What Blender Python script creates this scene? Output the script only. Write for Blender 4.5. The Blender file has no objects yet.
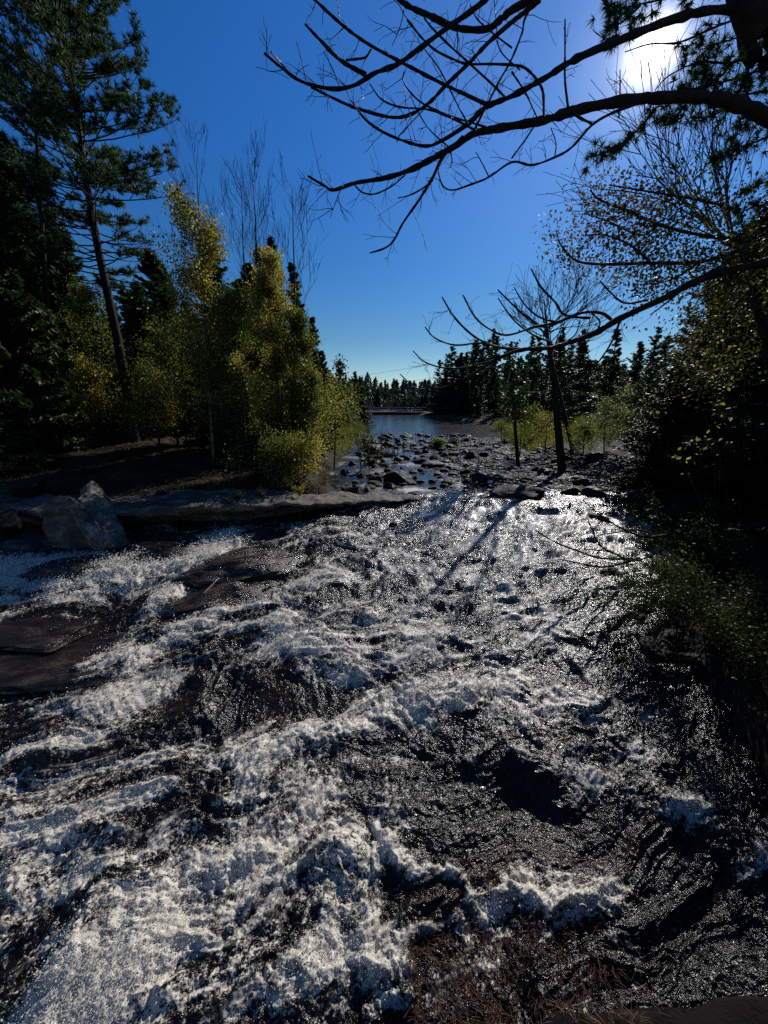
import bpy, math, random
import numpy as np
R = math.radians
rng = np.random.default_rng(7)
random.seed(7)
scene = bpy.context.scene
COL = scene.collection

# ------------------------------------------------------------------ camera
F = 380.0; PITCH = R(16.1); EYE = 3.0
SP, CP = math.sin(PITCH), math.cos(PITCH)
SUN_EL, SUN_AZ = R(31.0), R(28.6)
def ray(px, py):
    a = (px-384)/F; t = (512-py)/F
    return a, CP+t*SP, -SP+t*CP
def at_y(px, py, Y):
    a, b, c = ray(px, py); k = Y/b
    return np.array((a*k, Y, EYE+c*k))
def at_z(px, py, z):
    a, b, c = ray(px, py); k = (z-EYE)/c
    return np.array((a*k, b*k, z))
cam = bpy.data.cameras.new('camera'); co = bpy.data.objects.new('camera', cam); COL.objects.link(co)
co.location = (0, 0, EYE); co.rotation_euler = (R(90)-PITCH, 0, 0)
cam.sensor_fit = 'VERTICAL'; cam.sensor_height = 36; cam.lens = F/1024*36
cam.clip_start = 0.05; cam.clip_end = 6000
scene.camera = co

# ------------------------------------------------------------------ noise
_perm = rng.permutation(512).astype(np.int64); _perm = np.concatenate([_perm, _perm])
_grad = rng.normal(size=(512, 3)); _grad /= np.linalg.norm(_grad, axis=1)[:, None]
def perlin(x, y, z=0.0):
    x = np.asarray(x, float); y = np.asarray(y, float); z = np.broadcast_to(np.asarray(z, float), x.shape)
    xi = np.floor(x).astype(np.int64); yi = np.floor(y).astype(np.int64); zi = np.floor(z).astype(np.int64)
    xf, yf, zf = x-xi, y-yi, z-zi
    f = lambda t: t*t*t*(t*(t*6-15)+10)
    u, v, w = f(xf), f(yf), f(zf)
    out = 0
    for dx in (0, 1):
        for dy in (0, 1):
            a = _perm[((xi+dx) & 511)]; a = _perm[(a+((yi+dy) & 511)) & 511]
            for dz in (0, 1):
                g = _grad[_perm[(a+((zi+dz) & 511)) & 511] & 511]
                d = g[..., 0]*(xf-dx)+g[..., 1]*(yf-dy)+g[..., 2]*(zf-dz)
                out = out+d*(u if dx else 1-u)*(v if dy else 1-v)*(w if dz else 1-w)
    return out*1.5
def fbm(x, y, z=0.0, o=4, g=.5, lac=2.03):
    s = 0; a = 1
    for i in range(o):
        s = s+a*perlin(x, y, z+i*7.3); a *= g; x = x*lac; y = y*lac; z = z*lac
    return s
def ridged(x, y, z=0.0, o=4, g=.5):
    s = 0; a = 1
    for i in range(o):
        s = s+a*(1-2*np.abs(perlin(x, y, z+i*5.1))); a *= g; x = x*2.07; y = y*2.07; z = z*2.07
    return s
def billow(x, y, z=0.0, o=4, g=.5):
    s = 0; a = 1
    for i in range(o):
        s = s+a*(2*np.abs(perlin(x, y, z+i*5.1))); a *= g; x = x*2.07; y = y*2.07; z = z*2.07
    return s
def sstep(a, b, x):
    t = np.clip((np.asarray(x, float)-a)/(b-a), 0, 1); return t*t*(3-2*t)

# ------------------------------------------------------------------ mesh tools
class MB:
    def __init__(s): s.v = []; s.f = []; s.n = 0
    def add(s, v, f):
        v = np.asarray(v, np.float32).reshape(-1, 3); s.v.append(v)
        s.f.append(np.asarray(f, np.int64)+s.n); s.n += len(v)
    def tube(s, pts, rad, n=6):
        p = np.asarray(pts, float); m = len(p); rad = np.broadcast_to(np.asarray(rad, float), (m,))
        t = np.gradient(p, axis=0); t /= np.linalg.norm(t, axis=1)[:, None]+1e-9
        ref = np.where(np.abs(t[:, 2:3]) > .9, [[1., 0, 0]], [[0, 0, 1.]])
        ref = np.broadcast_to(ref[m//2], t.shape)
        a = np.cross(t, ref); a /= np.linalg.norm(a, axis=1)[:, None]+1e-9; b = np.cross(t, a)
        th = np.arange(n)/n*2*np.pi
        V = p[:, None]+rad[:, None, None]*(np.cos(th)[None, :, None]*a[:, None]+np.sin(th)[None, :, None]*b[:, None])
        i = np.arange(m-1)[:, None]*n; j = np.arange(n)[None]; k = (j+1) % n
        q = np.stack([i+j, i+k, i+n+k, i+n+j], -1).reshape(-1, 4)
        s.add(V.reshape(-1, 3), q)
    def box(s, c, h):
        c = np.array(c, float); h = np.array(h, float)
        V = [c+h*np.array((x, y, z)) for x in (-1, 1) for y in (-1, 1) for z in (-1, 1)]
        s.add(V, [[0, 1, 3, 2], [4, 6, 7, 5], [0, 4, 5, 1], [2, 3, 7, 6], [0, 2, 6, 4], [1, 5, 7, 3]])
    def grid(s, V):
        a, b = V.shape[:2]; i = np.arange(a-1)[:, None]*b; j = np.arange(b-1)[None]
        q = np.stack([i+j, i+j+1, i+b+j+1, i+b+j], -1).reshape(-1, 4)
        s.add(V.reshape(-1, 3), q)
    def mesh(s, name, mat=None, smooth=False):
        me = bpy.data.meshes.new(name); V = np.concatenate(s.v)
        loops = np.concatenate([f.ravel() for f in s.f])
        sizes = np.concatenate([np.full(len(f), f.shape[1]) for f in s.f])
        st = np.concatenate([[0], np.cumsum(sizes)[:-1]])
        me.vertices.add(len(V)); me.vertices.foreach_set('co', V.astype(np.float32).ravel())
        me.loops.add(len(loops)); me.loops.foreach_set('vertex_index', loops.astype(np.int32))
        me.polygons.add(len(sizes)); me.polygons.foreach_set('loop_start', st.astype(np.int32))
        if smooth: me.polygons.foreach_set('use_smooth', np.ones(len(sizes), bool))
        me.update(calc_edges=True)
        if mat: me.materials.append(mat)
        return me
    def build(s, name, mat, parent=None, smooth=False):
        return link(name, s.mesh(name, mat, smooth), parent)
def link(name, me, parent=None):
    o = bpy.data.objects.new(name, me); COL.objects.link(o)
    if parent: o.parent = parent
    return o
def tag(o, label=None, cat=None, group=None, kind=None):
    if label: o['label'] = label
    if cat: o['category'] = cat
    if group: o['group'] = group
    if kind: o['kind'] = kind
    return o
def empty(name, loc=(0, 0, 0), rz=0):
    o = bpy.data.objects.new(name, None); COL.objects.link(o); o.location = loc; o.rotation_euler = (0, 0, rz)
    o.empty_display_size = .2
    return o
def copy_tree(o):
    c = o.copy(); COL.objects.link(c)
    for ch in o.children:
        d = ch.copy(); COL.objects.link(d); d.parent = c
    return c

# ------------------------------------------------------------------ materials
def mat(name):
    m = bpy.data.materials.new(name); m.use_nodes = True
    nt = m.node_tree; nt.nodes.clear(); o = nt.nodes.new('ShaderNodeOutputMaterial')
    return m, nt, o
def N(nt, t, **k):
    n = nt.nodes.new(t)
    for a, b in k.items():
        if a.startswith('i_'): n.inputs[a[2:].replace('_', ' ')].default_value = b
        else: setattr(n, a, b)
    return n
def ramp(nt, fac, stops):
    r = nt.nodes.new('ShaderNodeValToRGB'); e = r.color_ramp.elements
    while len(e) < len(stops): e.new(.5)
    for q, (p, c) in zip(e, stops): q.position = p; q.color = tuple(c)+(1,) if len(c) == 3 else c
    nt.links.new(fac, r.inputs[0]); return r.outputs[0]
def leaf_mat(name, cols, trans=.5, tcol=None, clump=1.2, rough=.55):
    m, nt, o = mat(name); L = nt.links.new
    g = N(nt, 'ShaderNodeNewGeometry'); tc = N(nt, 'ShaderNodeTexCoord')
    n = N(nt, 'ShaderNodeTexNoise', i_Scale=clump, i_Detail=3.0); L(tc.outputs['Object'], n.inputs['Vector'])
    mx = N(nt, 'ShaderNodeMath', operation='MULTIPLY_ADD'); L(n.outputs['Fac'], mx.inputs[0]); mx.inputs[1].default_value = 1.5
    ri = N(nt, 'ShaderNodeMath', operation='MULTIPLY'); L(g.outputs['Random Per Island'], ri.inputs[0]); ri.inputs[1].default_value = .6
    sb = N(nt, 'ShaderNodeMath', operation='SUBTRACT'); L(ri.outputs[0], sb.inputs[0]); sb.inputs[1].default_value = .55
    L(sb.outputs[0], mx.inputs[2])
    c = ramp(nt, mx.outputs[0], [(i/(len(cols)-1), q) for i, q in enumerate(cols)])
    b = N(nt, 'ShaderNodeBsdfPrincipled'); b.inputs['Roughness'].default_value = rough
    b.inputs['Specular IOR Level'].default_value = .25
    L(c, b.inputs['Base Color'])
    t = N(nt, 'ShaderNodeBsdfTranslucent')
    hs = N(nt, 'ShaderNodeMix', data_type='RGBA', blend_type='MULTIPLY'); hs.inputs[0].default_value = 1
    L(c, hs.inputs[6]); hs.inputs[7].default_value = tuple(tcol or (1.6, 1.5, .7))+(1,)
    L(hs.outputs[2], t.inputs[0])
    s = N(nt, 'ShaderNodeMixShader'); s.inputs[0].default_value = trans
    L(b.outputs[0], s.inputs[1]); L(t.outputs[0], s.inputs[2]); L(s.outputs[0], o.inputs[0])
    return m
def rock_mat(name, cols, scale=3.0, rough=.6, spec=.4, bump=.6, stretch=(1, 1, 1), wet=0.0):
    m, nt, o = mat(name); L = nt.links.new
    tc = N(nt, 'ShaderNodeTexCoord'); oi = N(nt, 'ShaderNodeObjectInfo')
    add = N(nt, 'ShaderNodeVectorMath', operation='ADD'); L(tc.outputs['Object'], add.inputs[0]); L(oi.outputs['Location'], add.inputs[1])
    mp = N(nt, 'ShaderNodeMapping'); mp.inputs['Scale'].default_value = stretch; L(add.outputs[0], mp.inputs[0])
    n = N(nt, 'ShaderNodeTexNoise', i_Scale=scale, i_Detail=9.0, i_Roughness=.62, i_Distortion=.4); L(mp.outputs[0], n.inputs['Vector'])
    n2 = N(nt, 'ShaderNodeTexNoise', i_Scale=scale*7, i_Detail=6.0, i_Roughness=.7); L(mp.outputs[0], n2.inputs['Vector'])
    av = N(nt, 'ShaderNodeMath', operation='MULTIPLY_ADD'); L(n2.outputs['Fac'], av.inputs[0]); av.inputs[1].default_value = .5
    h = N(nt, 'ShaderNodeMath', operation='MULTIPLY_ADD'); L(n.outputs['Fac'], h.inputs[0]); h.inputs[1].default_value = 1.2; h.inputs[2].default_value = -.35
    L(h.outputs[0], av.inputs[2])
    c = ramp(nt, av.outputs[0], [(.2+.6*i/(len(cols)-1), q) for i, q in enumerate(cols)])
    b = N(nt, 'ShaderNodeBsdfPrincipled'); L(c, b.inputs['Base Color'])
    rr = N(nt, 'ShaderNodeMapRange'); L(n.outputs['Fac'], rr.inputs[0]); rr.inputs[1].default_value = .35; rr.inputs[2].default_value = .65
    rr.inputs[3].default_value = max(.08, rough-.25); rr.inputs[4].default_value = min(1, rough+.2); L(rr.outputs[0], b.inputs['Roughness'])
    b.inputs['Specular IOR Level'].default_value = spec
    bp = N(nt, 'ShaderNodeBump', i_Strength=bump, i_Distance=.06); L(av.outputs[0], bp.inputs['Height']); L(bp.outputs[0], b.inputs['Normal'])
    L(b.outputs[0], o.inputs[0]); return m
M = {}
M['bark'] = rock_mat('dark bark', [(.006, .005, .004), (.022, .017, .012), (.05, .04, .03)], 6, .85, .1, .8, (1, 1, .15))
M['grey_bark'] = rock_mat('bare grey bark', [(.012, .009, .007), (.03, .023, .018), (.06, .048, .038)], 9, .8, .15, .8, (1, 1, .3))
M['birch_bark'] = rock_mat('birch bark', [(.03, .025, .02), (.2, .17, .14), (.4, .36, .3)], 4, .7, .2, .3, (1, 1, 2))
M['spruce'] = leaf_mat('spruce needles', [(.008, .016, .006), (.022, .042, .013), (.05, .075, .02)], .25, (1.3, 1.5, .5), .6)
M['pine'] = leaf_mat('pine needles', [(.012, .027, .014), (.032, .058, .024), (.065, .095, .034)], .3, (1.3, 1.5, .6), .8)
M['far'] = leaf_mat('far conifer needles', [(.008, .015, .008), (.02, .033, .013), (.045, .06, .02)], .3, (1.3, 1.5, .5), .25)
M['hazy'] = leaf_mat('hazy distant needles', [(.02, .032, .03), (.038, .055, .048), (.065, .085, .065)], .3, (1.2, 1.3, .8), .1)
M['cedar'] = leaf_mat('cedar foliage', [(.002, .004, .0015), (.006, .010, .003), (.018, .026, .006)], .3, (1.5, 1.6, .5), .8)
M['birch'] = leaf_mat('yellowing birch leaves', [(.04, .055, .014), (.14, .145, .034), (.29, .27, .07), (.44, .37, .12)], .6, (1.25, 1.15, .7), .7)
M['olive'] = leaf_mat('olive leaves', [(.028, .045, .012), (.09, .11, .026), (.21, .215, .06)], .6, (1.25, 1.2, .65), .7)
M['bush'] = leaf_mat('green bush leaves', [(.006, .011, .003), (.018, .027, .007), (.045, .055, .015)], .45, (1.4, 1.5, .5), 1.5)
M['dry_leaf'] = leaf_mat('half dried leaves', [(.02, .014, .006), (.06, .042, .016), (.15, .11, .05)], .55, (1.3, 1.2, .7), 1.5)
M['grass'] = leaf_mat('bank grass', [(.03, .04, .008), (.08, .09, .018), (.16, .15, .04)], .5, (1.3, 1.3, .6), .4)
M['pale_leaf'] = leaf_mat('silvery shrub leaves', [(.05, .06, .03), (.12, .14, .07), (.22, .24, .13)], .5, (1.3, 1.3, .8), 1.)
M['red_twig'] = rock_mat('reddish dry stems', [(.012, .003, .002), (.07, .016, .006), (.2, .055, .018)], 14, .5, .4, .3)
M['tan_twig'] = rock_mat('dry needles', [(.05, .03, .012), (.15, .1, .05), (.3, .22, .12)], 14, .6, .3, .3)
M['rock'] = rock_mat('wet river stone', [(.004, .0035, .003), (.010, .009, .008), (.026, .023, .02)], 3, .7, .2, 1.0)
M['wetrock'] = rock_mat('wet brown bedrock', [(.003, .002, .0013), (.012, .007, .004), (.045, .024, .012)], 3.0, .3, .5, .7, (1, 2.5, 1))
M['ledge'] = rock_mat('grey bedrock', [(.015, .012, .009), (.085, .07, .054), (.32, .27, .20)], 1.6, .75, .2, 1.4, (1, 1.6, 3.5))
M['slab'] = rock_mat('pale streaked stone', [(.03, .026, .02), (.12, .10, .08), (.42, .37, .29)], 2.6, .7, .3, 1.0, (1.4, 1, .7))
M['wood'] = rock_mat('bleached wood', [(.12, .1, .08), (.25, .22, .18), (.4, .36, .3)], 5, .7, .2, .4)
M['deck'] = rock_mat('bridge timber', [(.01, .01, .01), (.03, .028, .026), (.06, .056, .05)], 2, .8, .2, .2)
M['rail'] = rock_mat('pale metal rail', [(.3, .3, .32), (.4, .4, .42), (.5, .5, .52)], 3, .5, .4, .1)
M['cable'] = rock_mat('cable', [(.05, .06, .08), (.06, .07, .09), (.07, .08, .1)], 3, .6, .2, .1)

def ground_mat():
    m, nt, o = mat('forest floor and gravel'); L = nt.links.new
    tc = N(nt, 'ShaderNodeTexCoord'); at = N(nt, 'ShaderNodeAttribute', attribute_name='grass')
    n = N(nt, 'ShaderNodeTexNoise', i_Scale=1.1, i_Detail=10.0, i_Roughness=.65); L(tc.outputs['Object'], n.inputs['Vector'])
    n2 = N(nt, 'ShaderNodeTexNoise', i_Scale=14.0, i_Detail=6.0, i_Roughness=.7); L(tc.outputs['Object'], n2.inputs['Vector'])
    c1 = ramp(nt, n.outputs['Fac'], [(.3, (.006, .004, .003)), (.5, (.02, .013, .007)), (.6, (.06, .036, .018)), (.72, (.15, .08, .035))])
    c2 = ramp(nt, n.outputs['Fac'], [(.3, (.015, .02, .005)), (.55, (.045, .05, .01)), (.75, (.09, .08, .022))])
    mx = N(nt, 'ShaderNodeMix', data_type='RGBA'); L(at.outputs['Fac'], mx.inputs[0]); L(c1, mx.inputs[6]); L(c2, mx.inputs[7])
    m2 = N(nt, 'ShaderNodeMix', data_type='RGBA', blend_type='MULTIPLY'); m2.inputs[0].default_value = 1
    c3 = ramp(nt, n2.outputs['Fac'], [(.3, (.35, .35, .35)), (.7, (1.3, 1.3, 1.3))]); L(mx.outputs[2], m2.inputs[6]); L(c3, m2.inputs[7])
    b = N(nt, 'ShaderNodeBsdfPrincipled', i_Roughness=.9); b.inputs['Specular IOR Level'].default_value = .15
    shade_at = N(nt, 'ShaderNodeAttribute', attribute_name='wet'); m3 = N(nt, 'ShaderNodeMix', data_type='RGBA', blend_type='MULTIPLY'); L(shade_at.outputs['Fac'], m3.inputs[0]); L(m2.outputs[2], m3.inputs[6]); m3.inputs[7].default_value = (.22, .17, .15, 1)  # multiplies painted shade into the near ground colour
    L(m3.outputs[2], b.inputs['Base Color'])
    bp = N(nt, 'ShaderNodeBump', i_Strength=.9, i_Distance=.06); L(n2.outputs['Fac'], bp.inputs['Height']); L(bp.outputs[0], b.inputs['Normal'])
    L(b.outputs[0], o.inputs[0]); return m
M['ground'] = ground_mat()

def water_mat():
    m, nt, o = mat('whitewater'); L = nt.links.new
    geo = N(nt, 'ShaderNodeNewGeometry')
    fo = N(nt, 'ShaderNodeAttribute', attribute_name='foam'); ca = N(nt, 'ShaderNodeAttribute', attribute_name='calm')
    fl = N(nt, 'ShaderNodeAttribute', attribute_name='flow')        # coordinates combed along the current
    def noise(scale, det, rough, dist=0.0, src=None):
        n = N(nt, 'ShaderNodeTexNoise', i_Scale=scale, i_Detail=det, i_Roughness=rough, i_Distortion=dist)
        L((src or fl.outputs['Vector']), n.inputs['Vector']); return n.outputs['Fac']
    def mth(op, a, b=None, c=None):
        n = N(nt, 'ShaderNodeMath', operation=op)
        for i, q in enumerate((a, b, c)):
            if q is None: continue
            if isinstance(q, (int, float)): n.inputs[i].default_value = q
            else: L(q, n.inputs[i])
        return n.outputs[0]
    nA = noise(6.0, 7.0, .6, 1.2)
    nB = noise(38.0, 6.0, .72, .8)
    vo = N(nt, 'ShaderNodeTexVoronoi', feature='DISTANCE_TO_EDGE', i_Scale=26.0)
    # warp for the lace
    nw = N(nt, 'ShaderNodeTexNoise', i_Scale=9.0, i_Detail=3.0); L(fl.outputs['Vector'], nw.inputs['Vector'])
    vm = N(nt, 'ShaderNodeVectorMath', operation='MULTIPLY_ADD'); L(nw.outputs['Color'], vm.inputs[0]); vm.inputs[1].default_value = (.16, .16, .16); L(fl.outputs['Vector'], vm.inputs[2])
    L(vm.outputs[0], vo.inputs['Vector'])
    lace = mth('SUBTRACT', .42, mth('MULTIPLY', vo.outputs['Distance'], 2.6))
    pos = geo.outputs['Position']
    g1 = noise(44.0, 2.0, .6, .6, pos); g2 = noise(11.0, 5.0, .78, .6, pos); g3 = noise(3.2, 4.0, .6, .6)
    mpr = N(nt, 'ShaderNodeMapping'); mpr.inputs['Scale'].default_value = (.55, 2.6, .8); L(vm.outputs[0], mpr.inputs[0])
    nR = noise(2.6, 5.0, .6, .7, mpr.outputs[0])
    t = mth('ADD', mth('MULTIPLY', mth('SUBTRACT', nA, .5), 1.7), mth('MULTIPLY', mth('SUBTRACT', nB, .5), .8))
    t = mth('ADD', t, mth('MULTIPLY', mth('SUBTRACT', nR, .5), 2.2))
    t = mth('ADD', t, mth('MULTIPLY', lace, .22))
    t = mth('ADD', t, mth('MULTIPLY', mth('SUBTRACT', g2, .5), 1.3))
    t = mth('ADD', t, mth('MULTIPLY_ADD', fo.outputs['Fac'], 2.0, -1.0))
    mr = N(nt, 'ShaderNodeMapRange', interpolation_type='SMOOTHSTEP'); L(t, mr.inputs[0])
    mr.inputs[1].default_value = -.25; mr.inputs[2].default_value = .85
    # sun glitter on the dark water, painted as fine white specks
    gs = mth('ADD', mth('MULTIPLY', g1, .40), mth('MULTIPLY', g2, .60))
    thr = mth('ADD', mth('MULTIPLY', mth('SUBTRACT', g3, .5), -.34), mth('MULTIPLY_ADD', fo.outputs['Fac'], -.22, .605))
    fk = N(nt, 'ShaderNodeMapRange', interpolation_type='SMOOTHSTEP'); L(mth('SUBTRACT', gs, thr), fk.inputs[0]); fk.inputs[1].default_value = -.015; fk.inputs[2].default_value = .075
    run = mth('SUBTRACT', 1.0, mth('MULTIPLY', ca.outputs['Fac'], .6))
    painted_glint = mth('MULTIPLY', mth('MULTIPLY', fk.outputs[0], run), .85)
    gg = N(nt, 'ShaderNodeMapRange'); L(g1, gg.inputs[0]); gg.inputs[1].default_value = .38; gg.inputs[2].default_value = .6; gg.inputs[3].default_value = .6; gg.inputs[4].default_value = 1.0
    mask = mth('MULTIPLY', mth('MAXIMUM', mth('MULTIPLY', mr.outputs[0], gg.outputs[0]), painted_glint), .97)
    # water body
    w = N(nt, 'ShaderNodeBsdfPrincipled'); w.inputs['IOR'].default_value = 1.33
    wc = ramp(nt, noise(1.3, 5.0, .6, .5), [(.35, (.002, .0018, .0015)), (.55, (.008, .0055, .0035)), (.72, (.03, .015, .008))])
    L(wc, w.inputs['Base Color'])
    rr = N(nt, 'ShaderNodeMapRange'); L(ca.outputs['Fac'], rr.inputs[0]); rr.inputs[3].default_value = .21; rr.inputs[4].default_value = .16
    L(rr.outputs[0], w.inputs['Roughness'])
    w.inputs['Specular IOR Level'].default_value = .5
    sp = N(nt, 'ShaderNodeTexNoise', i_Scale=24.0, i_Detail=2.5, i_Roughness=.6); L(geo.outputs['Position'], sp.inputs['Vector'])
    hb = mth('ADD', mth('MULTIPLY', sp.outputs['Fac'], 1.0), mth('MULTIPLY', noise(13.0, 4.0, .6, 1.0), 1.1))
    bp = N(nt, 'ShaderNodeBump', i_Distance=.03); L(hb, bp.inputs['Height'])
    bs = N(nt, 'ShaderNodeMapRange'); L(ca.outputs['Fac'], bs.inputs[0]); bs.inputs[3].default_value = .8; bs.inputs[4].default_value = .2
    L(bs.outputs[0], bp.inputs['Strength']); L(bp.outputs[0], w.inputs['Normal'])
    # foam
    f = N(nt, 'ShaderNodeBsdfPrincipled', i_Roughness=.45); f.inputs['Specular IOR Level'].default_value = .6
    fc = ramp(nt, nB, [(.25, (.52, .46, .36)), (.45, (.84, .76, .62)), (.62, (.97, .89, .75))]); L(fc, f.inputs['Base Color'])
    bf = N(nt, 'ShaderNodeBump', i_Distance=.010, i_Strength=.6); L(mth('ADD', nB, mth('MULTIPLY', nA, .9)), bf.inputs['Height']); L(bf.outputs[0], f.inputs['Normal'])
    tr = N(nt, 'ShaderNodeBsdfTranslucent'); tr.inputs[0].default_value = (.85, .8, .72, 1); L(bf.outputs[0], tr.inputs['Normal'])
    fm = N(nt, 'ShaderNodeMixShader'); fm.inputs[0].default_value = .25; L(f.outputs[0], fm.inputs[1]); L(tr.outputs[0], fm.inputs[2])
    s = N(nt, 'ShaderNodeMixShader'); L(mask, s.inputs[0]); L(w.outputs[0], s.inputs[1]); L(fm.outputs[0], s.inputs[2])
    L(s.outputs[0], o.inputs[0]); return m
M['water'] = water_mat()
def drop_mat():
    m, nt, o = mat('water droplets'); L = nt.links.new
    b = N(nt, 'ShaderNodeBsdfPrincipled', i_Roughness=.35); b.inputs['Base Color'].default_value = (.75, .74, .70, 1)
    b.inputs['Specular IOR Level'].default_value = .6; t = N(nt, 'ShaderNodeBsdfTranslucent'); t.inputs[0].default_value = (1, .97, .9, 1)
    x = N(nt, 'ShaderNodeMixShader'); x.inputs[0].default_value = .6; L(b.outputs[0], x.inputs[1]); L(t.outputs[0], x.inputs[2]); L(x.outputs[0], o.inputs[0]); return m
M['drops'] = drop_mat()

# ------------------------------------------------------------------ world and sun
world = bpy.data.worlds.new('World'); scene.world = world; world.use_nodes = True
nt = world.node_tree; nt.nodes.clear(); L = nt.links.new
wo = nt.nodes.new('ShaderNodeOutputWorld'); bg = nt.nodes.new('ShaderNodeBackground')
sky = nt.nodes.new('ShaderNodeTexSky'); sky.sky_type = 'NISHITA'; sky.sun_disc = False
sky.sun_elevation = SUN_EL; sky.sun_rotation = SUN_AZ; sky.air_density = 1.0; sky.dust_density = .1; sky.ozone_density = 3.0; sky.altitude = 1200
sdir = (math.cos(SUN_EL)*math.sin(SUN_AZ), math.cos(SUN_EL)*math.cos(SUN_AZ), math.sin(SUN_EL))
gm = nt.nodes.new('ShaderNodeGamma'); gm.inputs[1].default_value = 1.35; L(sky.outputs[0], gm.inputs[0])
tint = nt.nodes.new('ShaderNodeMix'); tint.data_type = 'RGBA'; tint.blend_type = 'MULTIPLY'; tint.inputs[0].default_value = 1
L(gm.outputs[0], tint.inputs[6]); tc = nt.nodes.new('ShaderNodeTexCoord')
sx = nt.nodes.new('ShaderNodeSeparateXYZ'); L(tc.outputs['Generated'], sx.inputs[0])
L(ramp(nt, sx.outputs['Z'], [(0.0, (.47, .43, .40)), (.14, (.29, .39, .40)), (.27, (.22, .45, .55)), (.45, (.20, .54, .77)), (.76, (.18, .70, 1.02)), (1.0, (1.0, 1.05, .95))]), tint.inputs[7]); dp = nt.nodes.new('ShaderNodeVectorMath'); dp.operation = 'DOT_PRODUCT'  # zenith stop added bright and neutral to take blue out of shade
nz = nt.nodes.new('ShaderNodeVectorMath'); nz.operation = 'NORMALIZE'; L(tc.outputs['Generated'], nz.inputs[0])
L(nz.outputs[0], dp.inputs[0]); dp.inputs[1].default_value = sdir
def wm(op, a, b=None):
    n = nt.nodes.new('ShaderNodeMath'); n.operation = op
    for i, q in enumerate((a, b)):
        if q is None: continue
        if isinstance(q, (int, float)): n.inputs[i].default_value = q
        else: L(q, n.inputs[i])
    return n.outputs[0]
dc = wm('MAXIMUM', dp.outputs['Value'], 0.0)
halo = wm('ADD', wm('ADD', wm('MULTIPLY', wm('POWER', dc, 2600.0), 42.0), wm('MULTIPLY', wm('POWER', dc, 260.0), 3.2)), wm('MULTIPLY', wm('POWER', dc, 16.0), 0.95))
hc = nt.nodes.new('ShaderNodeVectorMath'); hc.operation = 'SCALE'; hc.inputs[0].default_value = (1.0, .93, .82); L(halo, hc.inputs['Scale'])
ad = nt.nodes.new('ShaderNodeVectorMath'); ad.operation = 'ADD'; L(tint.outputs[2], ad.inputs[0]); L(hc.outputs[0], ad.inputs[1])
L(ad.outputs[0], bg.inputs[0]); bg.inputs[1].default_value = .078; L(bg.outputs[0], wo.inputs[0])
sl = bpy.data.lights.new('sun', 'SUN'); sl.energy = 5.0; sl.angle = R(.5); sl.color = (1, .97, .92)
so = bpy.data.objects.new('sun', sl); COL.objects.link(so)
so.rotation_euler = (R(90)-SUN_EL, 0, math.pi-SUN_AZ)
scene.view_settings.view_transform = 'Standard'; scene.view_settings.look = 'None'; scene.view_settings.exposure = 0
scene.cycles.use_denoising = False; scene.cycles.max_bounces = 5; scene.cycles.diffuse_bounces = 2; scene.cycles.glossy_bounces = 2
scene.cycles.transmission_bounces = 3; scene.cycles.caustics_reflective = False; scene.cycles.caustics_refractive = False
scene.cycles.sample_clamp_indirect = 3

# ------------------------------------------------------------------ terrain
def lipy(x): return 11.35+0.25*np.sin(x*.9)+.03*x
def wz0(x, y):
    x = np.asarray(x, float); y = np.asarray(y, float)
    t = np.maximum(lipy(x)-y, 0)
    return -0.125*t-.06*sstep(0, .8, t)
LF = np.array([(-40, 8.4, .42), (-12, 8.9, .42), (-7.5, 9.1, .36), (-5, 9.2, .40), (-3.9, 9.45, .42), (-2.5, 9.95, .36), (-1, 10.7, .2), (.8, 11.3, .15), (1.6, 11.5, .08), (2.3, 11.65, -.02)])
def ledge_front(x): return np.interp(x, LF[:, 0], LF[:, 1])
def xL(y): return np.interp(y, [9, 11, 12, 17, 32, 54, 70, 92, 110, 150], [-2.5, -2.0, -1.6, -2.4, -2.1, -2.2, -4, -7.2, -8, -40])
def xR(y): return np.interp(y, [-5, 0, 3, 5, 7.4, 10, 12, 14, 20, 31, 37, 54, 70, 92, 110, 150], [2.6, 3.2, 4.1, 4.6, 5.8, 7.2, 8.0, 8.6, 9.2, 10, 12, 14.5, 12, 8.5, 9, 30])
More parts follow.
